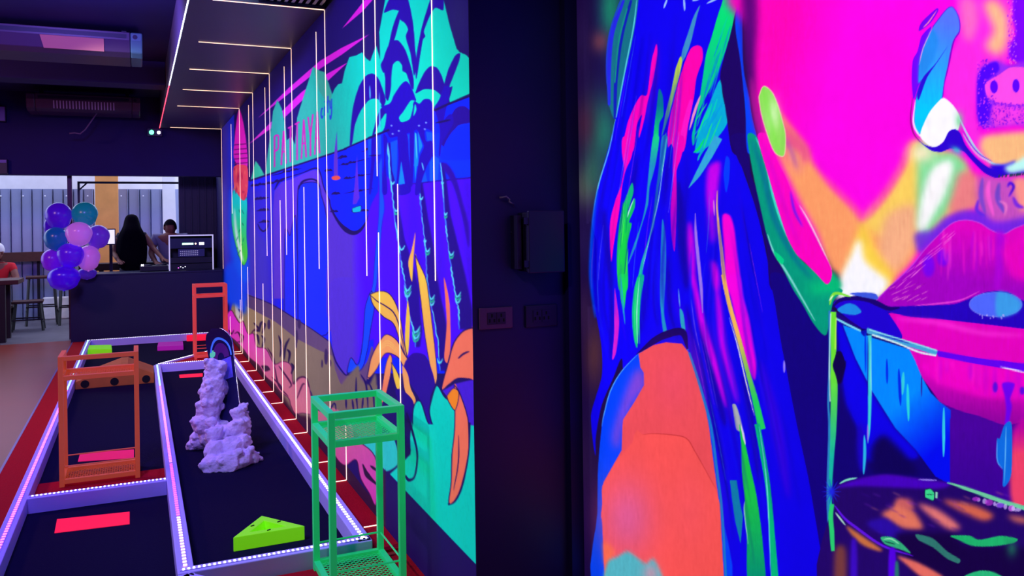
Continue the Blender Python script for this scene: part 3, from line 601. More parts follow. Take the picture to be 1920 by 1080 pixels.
    guides = [[(1185, 60), (1150, 260), (1118, 430), (1112, 560), (1130, 680)], [(1215, 40), (1190, 230), (1160, 420), (1150, 560), (1165, 640)], [(1250, 30), (1235, 220), (1205, 400), (1190, 560), (1195, 640)], [(1290, 20), (1275, 220), (1250, 420), (1245, 560), (1265, 640)],
              [(1335, 300), (1330, 460), (1310, 600), (1340, 760), (1380, 1060)], [(1355, 260), (1370, 450), (1390, 640), (1430, 830), (1470, 1080)], [(1385, 340), (1415, 500), (1450, 680), (1490, 880), (1525, 1080)], [(1300, 420), (1295, 560), (1320, 700), (1360, 900), (1385, 1080)]]
    for _ in range(130):
        i = rs.randint(len(guides)); g_ = np.array(guides[i], float); g2 = np.array(guides[min(i + 1, len(guides) - 1)] if i not in (3, 7) else guides[i], float); t = rs.rand()
        L = g_ * (1 - t) + g2 * t if i != 3 else g_ + rs.uniform(-14, 14)
        S_ = smooth_open(L, 8); k = rs.randint(0, len(S_) - 12); seg = S_[k:k + rs.randint(8, 16)]
        cv.stroke([tuple(q) for q in seg[::3]], rs.uniform(1.2, 4.0), [(6, 0, 170), (0, 0, 150), (40, 20, 250), (60, 0, 220), (10, 30, 240), (20, 0, 120)][rs.randint(6)], alpha=rs.uniform(.2, .45), soft=0.6)
    for _ in range(22):
        i = rs.randint(len(guides)); S_ = smooth_open(np.array(guides[i], float) + rs.uniform(-12, 12), 8); k = rs.randint(0, len(S_) - 10); seg = S_[k:k + 8]
        cv.stroke([tuple(q) for q in seg[::3]], rs.uniform(0.8, 1.8), [(60, 150, 230), (150, 130, 250), (200, 60, 230)][rs.randint(3)], alpha=rs.uniform(.3, .7))
    # dark gaps beside the neck
    z(1)
    DK = (26, 0, 92)
    cv.poly([(1140, 180), (1165, 220), (1188, 450), (1212, 700), (1235, 1100), (1130, 1100), (1090, 850), (1060, 650), (1045, 520)], DK)
    z(2)
    cv.poly([(1120, -20), (1240, -20), (1262, 250), (1322, 400), (1382, 700), (1452, 880), (1580, 1090), (1410, 1090), (1380, 800), (1310, 540), (1230, 270), (1170, 150)], (24, 0, 104))
    z(3)
    cv.poly([(1405, -20), (1500, -20), (1570, 60), (1640, 160), (1860, 300), (1860, 2200), (1800, 2150), (1740, 1800), (1680, 1450), (1600, 1080), (1540, 770), (1488, 480), (1445, 220)], (17, 0, 122))
    z(1)
    cv.poly([(1150, 165), (1185, -80), (1215, -60), (1203, 200), (1212, 500), (1252, 700), (1272, 840), (1312, 1000), (1340, 1100), (1240, 1100), (1225, 800), (1190, 450)], (0, 66, 240))
    # face: pink cheek, then warm planes
    cv.poly([(1230, -80), (3700, -80), (3700, 2300), (2500, 2300), (2130, 2000), (1900, 1900), (1560, 1600), (1450, 1300), (1360, 1100), (1320, 900), (1285, 700), (1265, 450), (1240, 200)], (255, 0, 178), soft=8, col2=(255, 0, 224), g=[(1500, 300), (1900, 400)])
    cv.poly([(1200, -80), (1300, -80), (1310, 200), (1290, 420), (1285, 620), (1260, 700), (1225, 400), (1205, 150)], (64, 0, 104), soft=7, alpha=0.85)
    cv.stroke([(1268, 560), (1290, 760), (1340, 1000), (1420, 1280)], 12, (190, 20, 150), soft=4, alpha=0.7)
    z(6)
    cv.poly([(-220, -260), (0, 0), (110, 200), (250, 370), (400, 510), (452, 600), (505, 560), (640, 370), (740, 200), (810, 20), (1000, 60), (1200, 180), (1260, 420), (1100, 560), (900, 740), (800, 900), (640, 1060), (560, 1100), (240, 960), (120, 680), (0, 460), (-180, 60)], (255, 160, 98), soft=6)
    cv.poly([(440, 600), (640, 390), (760, 190), (830, 30), (900, 120), (860, 500), (760, 740), (560, 700)], (255, 214, 92), soft=9)
    cv.poly([(620, 560), (840, 480), (830, 760), (700, 960), (560, 900)], (250, 180, 130), soft=8)
    cv.poly([(-230, -220), (-60, -60), (60, 60), (60, 160), (-60, 200), (-190, 0)], (236, 90, 130), soft=6)
    cv.poly([(-110, 50), (0, 110), (30, 240), (-40, 260), (-90, 160)], (250, 150, 110), soft=5)
    cv.stroke([(-110, -10), (-60, 100), (-20, 220)], 8, (170, 80, 170), soft=4, alpha=0.7)
    cv.stroke([(170, 270), (300, 400), (420, 530), (460, 600)], 12, (255, 60, 170), soft=5, alpha=0.7); cv.stroke([(480, 580), (600, 420), (740, 190), (790, 40)], 14, (255, 60, 180), soft=5, alpha=0.7)
    cv.poly([(360, 860), (440, 620), (480, 640), (560, 820), (680, 1000), (600, 1120), (300, 1120)], (255, 214, 70), soft=7)
    cv.poly([(290, 1010), (370, 840), (410, 745), (440, 742), (468, 880), (580, 980), (640, 1040), (560, 1160), (270, 1160)], (252, 255, 250), soft=6)
    cv.stroke([(-5, 480), (60, 590), (140, 750), (232, 950)], 3, (250, 190, 220))
    cv.poly([(860, 30), (1000, 100), (1120, 100), (1210, 210), (1160, 380), (1040, 560), (930, 690), (870, 700), (850, 560)], (130, 226, 150), soft=7)
    cv.poly([(850, 640), (880, 430), (930, 260), (1000, 180), (1092, 158), (1102, 240), (1040, 420), (960, 560), (900, 670)], (255, 255, 248), soft=6)
    cv.blob(880, 100, 90, 70, (255, 240, 190), 0.9)
    cv.poly([(1160, 240), (1300, 280), (1340, 460), (1180, 540), (1080, 520), (1100, 420)], (240, 130, 130), soft=7)
    cv.poly([(1290, 280), (1480, 280), (1620, 290), (1800, 300), (1800, 560), (1620, 600), (1420, 620), (1300, 540)], (200, 80, 190), soft=6)
    cv.poly([(1540, 300), (1660, 300), (1660, 480), (1590, 520)], (255, 150, 140), soft=5)
    for p, w, c in [([(1370, 300), (1360, 400), (1400, 560)], 9, (250, 90, 210)), ([(1320, 280), (1310, 420), (1340, 540)], 9, (130, 70, 200)), ([(1440, 320), (1430, 430), (1480, 540)], 10, (120, 70, 200)), ([(1500, 350), (1520, 320), (1545, 350), (1510, 420)], 5, (60, 0, 220)),
                    ([(1540, 420), (1570, 480), (1620, 500)], 8, (120, 40, 220)), ([(1440, 450), (1490, 480), (1480, 560)], 5, (240, 120, 200)), ([(1290, 440), (1280, 520), (1340, 560)], 7, (110, 40, 220))]:
        cv.stroke(p, w, c, soft=1)
    cv.poly([(830, 690), (950, 660), (1050, 570), (1180, 520), (1320, 530), (1380, 590), (1460, 600), (1620, 570), (1800, 560), (1800, 700), (1480, 710), (1300, 660), (1120, 660), (950, 770), (860, 830)], (96, 40, 226), soft=5, alpha=0.85)
    # green jaw line and thin pink strip
    z(2)
    cv.poly([(1238, -20), (1300, -20), (1372, 150), (1422, 400), (1482, 600), (1542, 740), (1622, 870), (1800, 1020), (1860, 1060), (1930, 1100), (1860, 1180), (1810, 1420), (1720, 1340), (1640, 1200), (1570, 1090), (1500, 950), (1420, 800), (1380, 700), (1330, 480), (1280, 250)], (0, 158, 120))
    cv.stroke([(1270, 0), (1350, 240), (1430, 560), (1560, 830), (1700, 1010)], 9, (0, 110, 140), soft=3); cv.stroke([(1300, -10), (1370, 160), (1425, 410), (1500, 640), (1600, 840)], 5, (60, 224, 190))
    cv.stroke([(1385, 690), (1430, 820), (1520, 960), (1620, 1130), (1730, 1320)], 4, (120, 220, 200)); cv.poly([(1430, 810), (1500, 870), (1490, 910), (1450, 870)], (0, 214, 130))
    cv.poly([(1840, 960), (1880, 985), (1920, 1060), (1880, 1110), (1790, 1090), (1800, 1040)], (0, 190, 116), soft=3)
    cv.blob(1760, 1080, 90, 60, (0, 200, 120), 0.8)
    cv.poly([(1312, -20), (1400, -20), (1452, 150), (1522, 290), (1572, 420), (1622, 520), (1680, 620), (1760, 770), (1830, 900), (1852, 970), (1840, 1030), (1808, 1052), (1740, 980), (1660, 900), (1590, 830), (1522, 700), (1452, 480), (1400, 300)], (255, 0, 186))
    cv.stroke([(1340, 0), (1430, 250), (1530, 560), (1620, 780)], 6, (214, 0, 196), soft=3); cv.stroke([(1550, 380), (1580, 520), (1640, 640)], 5, (120, 20, 230), soft=1.5)
    z(1)
    cv.poly([(1322, 700), (1355, 625), (1412, 660), (1452, 740), (1492, 870), (1516, 980), (1510, 1110), (1480, 1130), (1430, 1090), (1380, 960), (1340, 820)], (140, 226, 84), line=(240, 200, 170), lw=1.5)
    cv.blob(1420, 830, 50, 110, (206, 250, 170), 0.9); cv.stroke([(1355, 640), (1400, 850), (1450, 1060)], 8, (120, 236, 60), soft=3, alpha=0.7)
    # nose
    z(5)
    cv.poly([(1150, -60), (1560, -60), (1560, 240), (1480, 480), (1300, 520), (1270, 800), (1300, 950), (1400, 1000), (1620, 960), (1800, 960), (1800, 1160), (1340, 1160), (1180, 900), (1040, 700), (1080, 420), (1150, 240)], (255, 40, 226), soft=4)
    cv.poly([(1160, 0), (1260, 0), (1290, 150), (1240, 300), (1180, 250)], (255, 120, 190), soft=7, alpha=0.8)
    cv.poly([(1330, 20), (1420, 0), (1500, 120), (1500, 300), (1440, 400), (1340, 340), (1400, 220), (1360, 120)], (255, 190, 140), soft=8)
    cv.poly([(1560, -60), (1800, -60), (1800, 470), (1620, 470), (1520, 420), (1515, 340), (1560, 240), (1540, 120)], (124, 0, 255), soft=2)
    cv.poly([(1285, 540), (1330, 470), (1420, 438), (1510, 470), (1650, 440), (1800, 440), (1800, 900), (1560, 900), (1400, 920), (1320, 920), (1285, 850)], (150, 40, 240), soft=3)
    cv.poly([(1285, 560), (1330, 480), (1420, 445), (1440, 510), (1350, 590), (1338, 680), (1390, 770), (1370, 860), (1310, 910), (1280, 800)], (80, 0, 250), soft=1.5)
    cv.poly([(1338, 610), (1380, 575), (1440, 540), (1520, 488), (1620, 486), (1760, 500), (1780, 720), (1620, 760), (1500, 750), (1420, 740), (1352, 690)], (252, 76, 228))
    cv.poly([(1400, 760), (1620, 770), (1800, 740), (1800, 880), (1560, 900), (1400, 900)], (244, 60, 230), soft=3)
    for _ in range(420):
        a = rs.uniform(0, 1)
        if a < .45: x, y, c = rs.uniform(1280, 1420), rs.uniform(430, 950), [(90, 0, 240), (250, 70, 230)][rs.randint(2)]
        elif a < .75: x, y, c = rs.uniform(1380, 1620), rs.uniform(740, 900), (120, 10, 230)
        else: x, y, c = rs.uniform(1500, 1570), rs.uniform(0, 460), [(120, 0, 250), (255, 130, 210)][rs.randint(2)]
        cv.ell(x, y, rs.uniform(3, 7), rs.uniform(3, 7), c, alpha=0.8)
    cv.ell(1403, 628, 28, 47, (94, 0, 255)); cv.ell(1562, 620, 26, 48, (94, 0, 255))
    cv.poly([(1330, 985), (1480, 960), (1620, 950), (1800, 950), (1800, 1200), (1620, 1200), (1500, 1250), (1400, 1220), (1300, 1080)], (255, 194, 130), soft=6)
    cv.poly([(985, 62), (1000, 80), (940, 170), (860, 225), (880, 160)], (110, 0, 236)); cv.stroke([(990, 75), (930, 160), (890, 200)], 2.5, (255, 120, 190))
    cv.poly([(950, 190), (880, 260), (850, 370), (815, 440), (808, 600), (822, 720), (850, 640), (880, 560), (870, 420), (920, 280)], (112, 0, 255))
    cv.poly([(968, 182), (1065, 62), (1112, 58), (1152, 140), (1152, 232), (1112, 300), (1072, 480), (1042, 610), (1022, 730), (950, 810), (900, 910), (868, 970), (826, 900), (840, 700), (880, 580), (856, 600), (862, 470), (884, 350)],
            (84, 120, 255), col2=(0, 206, 250), g=[(1090, 160), (900, 800)], line=(90, 20, 220), lw=1.6)
    cv.poly([(860, 600), (862, 450), (900, 330), (960, 210), (1000, 300), (960, 440), (900, 540)], (36, 140, 236), soft=2)
    cv.poly([(848, 680), (890, 560), (980, 460), (1070, 330), (1000, 440), (920, 560), (860, 720)], (40, 10, 216))
    cv.stroke([(1150, 230), (1108, 310), (1072, 480), (1040, 610)], 3, (130, 0, 200)); cv.stroke([(960, 195), (890, 350), (862, 470)], 1.6, (250, 150, 230))
    cv.stroke([(815, 700), (800, 850), (820, 960), (870, 1030)], 3, (150, 20, 130)); cv.stroke([(835, 720), (820, 880), (850, 960), (890, 1000)], 3.5, (255, 230, 255))
    cv.poly([(868, 975), (930, 822), (1000, 735), (1042, 708), (1112, 768), (1156, 850), (1140, 950), (1080, 962), (1040, 1022), (980, 1064), (920, 1042)], (255, 255, 255))
    cv.blob(1150, 870, 30, 60, (120, 220, 150), 0.8)
    cv.stroke([(1150, 850), (1220, 990), (1300, 1110), (1420, 1190), (1620, 1180)], 4, (170, 220, 230)); 
    z(6)
    NB = (44, 0, 204)
    cv.poly([(845, -4), (900, 42), (975, 60), (1035, 25), (1075, -50), (1120, -70), (1160, -40), (1200, 50), (1282, 145), (1380, 215), (1500, 225), (1620, 190), (1800, 140), (1800, 220), (1500, 262), (1420, 285), (1330, 245), (1240, 155), (1180, 92), (1090, 72), (1020, 97), (950, 87), (888, 42)], NB)
    cv.blob(1130, 80, 40, 22, (60, 190, 200), 0.9, 0.5)
    for dy, c in [(0, (214, 80, 220)), (-12, (250, 170, 230)), (-26, (120, 60, 220))]:
        cv.stroke([(1175, -30 + dy), (1230, 60 + dy), (1300, 140 + dy), (1390, 190 + dy)], 2.6, c)
    cv.poly([(1370, 195), (1480, 185), (1560, 160), (1520, 230), (1420, 245)], (40, 0, 220), soft=2); cv.poly([(1480, 205), (1580, 160), (1660, 110), (1800, 90), (1800, 200), (1640, 230), (1520, 250)], (190, 255, 240), soft=4)
    for _ in range(40): x = rs.uniform(1440, 1640); cv.stroke([(x, 262 - (x - 1440) * .1), (x - 6, 285 - (x - 1440) * .1)], 1.5, (30, 60, 80))
    z(7); cv.poly([(940, 800), (1800, 900), (1800, 1250), (1000, 1250)], (74, 0, 156), sm=False); z(6)
    # lips
    cv.poly([(560, 1160), (640, 1080), (800, 930), (900, 805), (1000, 700), (1100, 612), (1200, 588), (1300, 610), (1380, 660), (1470, 690), (1560, 645), (1700, 600), (1800, 600), (1800, 1240), (560, 1240)], (226, 0, 190), col2=(164, 0, 190), g=[(1250, 640), (1180, 1020)], line=(190, 60, 220), lw=2)
    cv.poly([(1420, 680), (1480, 700), (1470, 900), (1440, 1080), (1400, 1080), (1420, 860)], (176, 0, 214), soft=4)
    cv.poly([(1480, 760), (1800, 680), (1800, 1000), (1560, 1010), (1490, 900)], (236, 0, 190), soft=6)
    for x, y, h in [(930, 920, 80), (1035, 860, 62)]: cv.ell(x, y, 44, h, (110, 0, 246), soft=2.5, alpha=0.8)
    for _ in range(26):
        x = rs.uniform(1000, 1640); y = rs.uniform(640, 760); cv.stroke([(x, y), (x + rs.uniform(-12, 12), y + rs.uniform(100, 300))], rs.uniform(2, 7), [(250, 20, 200), (190, 0, 214), (255, 60, 210)][rs.randint(3)], soft=1.5, alpha=0.5)
    for _ in range(26):
        t = rs.rand(); x, y = 660 + 440 * t + rs.uniform(0, 50), 1070 - 430 * t + rs.uniform(0, 50); cv.stroke([(x, y), (x + 60, y - 50)], 1.4, (255, 130, 230), alpha=0.6)
    z(7)
    for _ in range(30):
        x, y = rs.uniform(620, 880), rs.uniform(60, 180); cv.stroke([(x, y), (x + 50, y - 25)], 1.4, [(255, 150, 210), (140, 0, 160)][rs.randint(2)], alpha=0.6)
    cv.poly([(560, 172), (640, 210), (850, 205), (1100, 195), (1200, 165), (1350, 105), (1500, 105), (1620, 170), (1800, 170), (1800, 390), (1620, 372), (1300, 335), (1000, 302), (800, 288), (660, 262), (600, 242)], (36, 0, 186))
    cv.ell(1415, 196, 190, 88, (80, 106, 250), line=(110, 120, 240), lw=1.5)
    cv.poly([(1425, 108), (1540, 130), (1602, 196), (1560, 260), (1425, 284)], (60, 160, 232), soft=2)
    for _ in range(14): cv.ell(rs.uniform(1290, 1480), rs.uniform(270, 300), 5, 6, (190, 180, 255), alpha=0.8)
    cv.stroke([(830, 205), (1000, 190), (1160, 165), (1300, 100)], 3, (230, 60, 210))
    cv.poly([(640, 262), (800, 288), (1000, 305), (1300, 338), (1620, 375), (1800, 392), (1800, 1080), (1620, 1080), (1480, 1070), (1300, 1005), (1150, 962), (1000, 892), (900, 772), (850, 682), (800, 562), (720, 420)], (232, 0, 188), col2=(150, 0, 160), g=[(1250, 700), (1200, 1000)])
    cv.stroke([(700, 300), (1000, 330), (1300, 400), (1620, 420)], 9, (250, 40, 210), soft=3)
    cv.poly([(1000, 560), (1300, 630), (1620, 690), (1800, 710), (1800, 860), (1620, 880), (1300, 860), (1000, 760), (880, 640)], (246, 0, 196), soft=5)
    for _ in range(20):
        x = rs.uniform(990, 1620); cv.stroke([(x, 580 + (x - 1000) * .16), (x + rs.uniform(-6, 6), 580 + (x - 1000) * .16 + rs.uniform(60, 240))], rs.uniform(4, 10), [(190, 0, 220), (255, 20, 200), (214, 0, 200)][rs.randint(3)], soft=2, alpha=0.6)
    cv.poly([(980, 528), (1300, 585), (1620, 622), (1800, 645), (1800, 705), (1620, 684), (1300, 632), (1000, 572)], (98, 0, 236), sm=False)
    cv.stroke([(1440, 645), (1540, 668), (1640, 690)], 3, (240, 220, 255))
    cv.ell(1412, 795, 18, 38, (90, 10, 220), soft=1); cv.ell(1608, 820, 18, 30, (90, 10, 220), soft=1)
    cv.poly([(1462, 765), (1550, 765), (1540, 820), (1520, 880), (1532, 940), (1500, 1090), (1480, 1090), (1490, 960), (1480, 860)], (110, 0, 240), soft=0.8)
    # glass, straw, drink
    cv.poly([(205, 250), (650, 270), (720, 420), (800, 560), (880, 720), (1010, 900), (1090, 960), (1090, 1600), (205, 1700)], (15, 0, 112), sm=False)
    cv.poly([(265, 330), (310, 350), (400, 580), (520, 820), (690, 1090), (860, 1300), (500, 1330), (420, 1100), (330, 900), (290, 600)], (12, 0, 226), soft=3)
    cv.poly([(310, 345), (440, 390), (500, 430), (790, 520), (832, 600), (882, 722), (942, 832), (1012, 902), (1090, 960), (1090, 1500), (980, 1440), (840, 1250), (690, 1090), (520, 820), (400, 580)], (0, 140, 255), sm=False, col2=(0, 10, 240), g=[(740, 900), (1010, 1230)])
    cv.poly([(225, 720), (330, 600), (300, 760), (240, 760)], (18, 0, 60), soft=1); cv.poly([(262, 540), (300, 540), (330, 640), (290, 740), (240, 720), (238, 600)], (14, 0, 70))
    cv.poly([(240, 190), (300, 150), (420, 150), (520, 170), (640, 262), (740, 440), (500, 380), (430, 360), (300, 260)], (30, 0, 206)); cv.poly([(270, 230), (340, 190), (400, 200), (445, 250), (390, 272), (300, 258)], (30, 140, 226))
    cv.stroke([(235, 215), (290, 165), (380, 150), (490, 160), (560, 190), (640, 225), (720, 220)], [3, 7, 8, 10, 10, 8, 3], (24, 0, 110)); cv.poly([(360, 118), (440, 108), (545, 118), (560, 160), (440, 140)], (60, 90, 220))
    cv.stroke([(215, 200), (230, 140), (270, 115), (370, 142)], 6, (130, 230, 60)); cv.stroke([(210, 170), (240, 130)], 2.5, (220, 250, 220))
    cv.stroke([(225, 240), (300, 290), (370, 330), (440, 372)], [6, 6, 6, 4], (30, 0, 120)); cv.stroke([(265, 300), (340, 340), (440, 388)], 4, (130, 226, 240), taper=0.2)
    cv.stroke([(480, 382), (600, 425), (750, 472), (880, 510), (990, 548)], 10, (70, 170, 214), taper=0.0); cv.stroke([(500, 378), (620, 415), (750, 455), (880, 495), (990, 530)], 2.4, (150, 240, 240), taper=0); cv.stroke([(520, 415), (700, 475), (860, 540), (985, 566)], 3, (225, 255, 245), taper=0)
    cv.stroke([(560, 410), (700, 450), (800, 480)], 3, (30, 60, 190)); cv.poly([(440, 395), (480, 380), (480, 420), (460, 425)], (10, 10, 180))
    cv.stroke([(504, 420), (502, 620), (505, 860), (500, 1090), (490, 1200)], [7, 6, 7, 5, 1], (60, 214, 214)); cv.stroke([(492, 430), (490, 860)], 2, (20, 20, 160)); cv.stroke([(512, 460), (514, 860)], 1.8, (150, 250, 220))
    cv.stroke([(238, 250), (240, 520), (222, 640), (246, 780), (240, 1090), (225, 1300), (212, 1560), (215, 1680)], [12, 12, 7, 13, 12, 11, 9, 10], (110, 236, 50), taper=0, col2=(20, 190, 160), g=[(240, 700), (220, 1300)])
    cv.stroke([(212, 240), (215, 600), (205, 900), (212, 1100), (200, 1500), (205, 1800)], 4, (40, 130, 190), taper=0); cv.stroke([(222, 260), (212, 640), (218, 900)], 1.8, (210, 250, 230), taper=0); cv.stroke([(262, 290), (255, 520)], 2, (200, 250, 90), taper=0)
    for (xa, ya, xb, yb, w, c) in [(778, 770, 785, 1040, 5.5, (40, 220, 220)), (1040, 940, 1038, 1300, 5.5, (50, 210, 230)), (748, 685, 740, 850, 6.5, (50, 210, 220)), (628, 590, 630, 770, 4.5, (0, 40, 226)), (714, 660, 728, 930, 6, (0, 40, 220)), (880, 710, 878, 865, 2.5, (40, 20, 150)), (472, 400, 475, 690, 4, (0, 60, 226))]:
        cv.stroke([(xa, ya), ((xa + xb) / 2, (ya + yb) / 2), (xb, yb)], w, c)
    z(8)
    cv.poly([(1085, -60), (1500, -10), (1640, -40), (1800, -40), (1800, 640), (1540, 560), (1400, 510), (1085, 405)], (74, 0, 156), sm=False, col2=(60, 0, 150), g=[(1300, 0), (1300, 400)])
    cv.poly([(1535, 60), (1620, -60), (1800, -80), (1800, 660), (1535, 560)], (244, 66, 104), soft=3, col2=(190, 0, 160), g=[(1580, 200), (1580, 0)])
    cv.poly([(1424, 90), (1445, 85), (1478, -10), (1530, -20), (1530, 330), (1490, 425), (1466, 425), (1468, 312), (1424, 250)], (12, 110, 222)); cv.stroke([(1490, 0), (1485, 200), (1476, 410)], 2, (100, 190, 250)); cv.stroke([(1426, 100), (1426, 240), (1462, 305)], 1.8, (90, 170, 250))
    cv.stroke([(440, -30), (445, 150), (450, 330)], 18, (24, 0, 190), soft=4); cv.stroke([(465, 60), (468, 200), (460, 345)], 6, (40, 190, 230)); cv.stroke([(490, -20), (490, 110)], 3, (150, 120, 230))
    cv.poly([(600, 60), (680, 120), (860, 340), (540, 340), (520, 150)], (12, 0, 84), soft=6)
    cv.poly([(235, 560), (260, 440), (300, 410), (420, 375), (620, 345), (850, 372), (1000, 392), (1100, 412), (1300, 480), (1500, 552), (1800, 650), (1800, 1250), (200, 1250)], (34, 4, 102), sm=True)
    cv.poly([(260, 440), (420, 378), (620, 346), (850, 374), (1090, 410), (1000, 450), (700, 440), (430, 430)], (70, 0, 186), soft=2)
    for P, c in [([(590, 630), (660, 590), (720, 530), (830, 620), (890, 740), (760, 740), (650, 690)], (232, 120, 92)), ([(850, 555), (1000, 600), (1160, 725), (1080, 745), (950, 655)], (236, 124, 116)), ([(1030, 530), (1250, 565), (1400, 640), (1330, 680), (1180, 620)], (222, 104, 76)), ([(700, 520), (800, 530), (820, 600), (720, 580)], (210, 100, 96)), ([(1500, 640), (1640, 660), (1660, 700), (1560, 690)], (196, 100, 90))]:
        cv.poly(P, c, soft=5)
    for _ in range(30):
        x, y = rs.uniform(350, 1500), rs.uniform(450, 760); cv.stroke([(x, y), (x + 60, y + 25)], 2, [(120, 40, 190), (60, 10, 150), (240, 150, 130)][rs.randint(3)], alpha=0.5, soft=1)
    cv.poly([(480, 700), (620, 660), (760, 760), (1000, 780), (900, 830), (640, 800)], (42, 10, 160), soft=4)
    cv.poly([(700, 770), (1080, 770), (1200, 860), (1640, 880), (1640, 1100), (900, 1100), (760, 900)], (22, 0, 66), soft=5)
    cv.stroke([(285, 412), (340, 385), (415, 370)], 4, (130, 226, 190)); cv.stroke([(855, 382), (920, 385), (990, 388)], 3, (150, 130, 240))
    cv.stroke([(1065, 404), (1180, 440), (1300, 482), (1460, 540), (1640, 595), (1800, 650)], [2, 6, 7, 8, 8, 8], (112, 214, 160))
    for _ in range(14): x = rs.uniform(1260, 1620); cv.ell(x, 520 + (x - 1260) * .26, rs.uniform(8, 30), rs.uniform(8, 24), [(190, 60, 210), (110, 40, 220), (220, 200, 255)][rs.randint(3)], alpha=0.7)
    cv.poly([(903, 455), (945, 450), (972, 480), (966, 536), (906, 512)], (60, 226, 140), sm=False, line=(10, 30, 60), lw=1.5); cv.stroke([(912, 490), (966, 492)], 1.6, (10, 60, 60)); cv.poly([(980, 470), (996, 475), (994, 520), (978, 515)], (150, 230, 190), sm=False)
    cv.poly([(583, 800), (660, 798), (732, 840), (802, 915), (740, 892), (620, 852)], (50, 180, 120)); cv.stroke([(600, 815), (660, 812), (720, 850)], 2.5, (150, 240, 180)); cv.stroke([(610, 830), (690, 850)], 2, (10, 60, 60))
    cv.poly([(838, 778), (960, 808), (1062, 900), (1157, 960), (1142, 988), (1060, 952), (960, 872), (860, 822)], (48, 124, 112))
    cv.poly([(1088, 788), (1220, 788), (1300, 818), (1450, 790), (1572, 812), (1540, 842), (1400, 864), (1250, 862), (1130, 812)], (30, 186, 108)); cv.blob(1530, 880, 40, 60, (30, 120, 90), 0.7)
    cv.poly([(1190, 1080), (1300, 1042), (1400, 1052), (1480, 1110), (1200, 1140)], (40, 190, 120))
    cv.stroke([(250, 570), (320, 660), (400, 725), (600, 862), (820, 935)], 5, (96, 20, 226)); cv.stroke([(255, 620), (330, 715)], 3.5, (170, 220, 190))
    cv.poly([(335, 715), (480, 810), (592, 888), (570, 900), (460, 860), (380, 790)], (206, 116, 62), soft=2); cv.poly([(705, 935), (860, 985), (1040, 1090), (900, 1100), (760, 990)], (236, 112, 96), soft=2.5)
    cv.poly([(255, 880), (330, 880), (330, 1140), (250, 1140)], (120, 60, 60), soft=5); cv.poly([(370, 830), (410, 840), (412, 1140), (365, 1140)], (60, 10, 190), soft=2); cv.poly([(645, 895), (690, 895), (690, 1140), (642, 1140)], (84, 0, 224), soft=1); cv.poly([(690, 980), (712, 990), (715, 1140), (684, 1140)], (40, 120, 110), soft=1)
    cv.stroke([(235, 560), (222, 640), (230, 760), (238, 900)], 9, (40, 214, 110), taper=0.3)
    for k in range(14):
        a = 2 * math.pi * k / 14; cv.stroke([(228, 470), (228 + 70 * math.cos(a), 470 + 95 * math.sin(a))], [4, 0.6], (30, 40, 226), alpha=0.7)
    # shoulder
    z(3)
    cv.stroke([(440, 560), (560, 462), (660, 412), (770, 398), (806, 520)], [3, 12, 14, 14, 3], (20, 0, 92))
    cv.poly([(455, 548), (330, 680), (250, 820), (205, 980), (185, 1080), (160, 1380), (155, 1700), (158, 2300), (1090, 2300), (1050, 1680), (1010, 1380), (970, 1080), (920, 880), (860, 680), (812, 530), (650, 480)], (0, 66, 242), sm=True)
    cv.stroke([(455, 548), (330, 680), (250, 820), (205, 980), (185, 1080)], 1.8, (80, 170, 250))
    cv.poly([(330, 900), (410, 700), (480, 660), (500, 800), (420, 900), (340, 1080), (300, 1250), (260, 1150)], (120, 70, 206), soft=7)
    cv.poly([(453, 552), (560, 490), (650, 470), (765, 480), (812, 540), (862, 680), (922, 880), (962, 1080), (1000, 1380), (1042, 1680), (1072, 2300), (210, 2300), (200, 1830), (180, 1720), (190, 1640), (186, 1540), (200, 1480), (330, 1250), (335, 1080), (340, 1030), (420, 905), (492, 780), (490, 690), (465, 650)], (240, 80, 82), sm=False)
    cv.stroke([(818, 545), (870, 700), (930, 900), (980, 1100), (1020, 1400), (1056, 1700), (1086, 2200)], 5, (20, 120, 200), taper=0.2)
    cv.blob(700, 760, 160, 220, (236, 76, 96), 0.6)
    z(4)
    cv.poly([(418, 65), (440, 22), (482, 55), (560, 48), (700, 58), (802, 84), (862, 180), (952, 340), (1012, 450), (1040, 560), (1076, 1200), (210, 1200), (188, 640), (190, 430), (290, 250), (410, 110)], (252, 86, 78), sm=False)
    cv.stroke([(480, 58), (560, 50), (700, 60), (800, 86), (862, 182), (952, 342), (1012, 452)], 1.6, (190, 50, 50)); cv.blob(370, 660, 190, 270, (222, 92, 136), 0.95); cv.blob(820, 600, 160, 300, (252, 88, 92), 0.6)
    cv.poly([(200, 830), (280, 900), (230, 990), (205, 980)], (252, 110, 76), soft=4)
    cv.poly([(226, 985), (300, 940), (372, 902), (440, 945), (505, 992), (562, 958), (630, 1100), (620, 1200), (215, 1200)], (84, 184, 184), soft=2.5); cv.blob(540, 1060, 60, 70, (200, 150, 160), 0.8)
    cv.grain(0.010, 9, 1)
    return cv

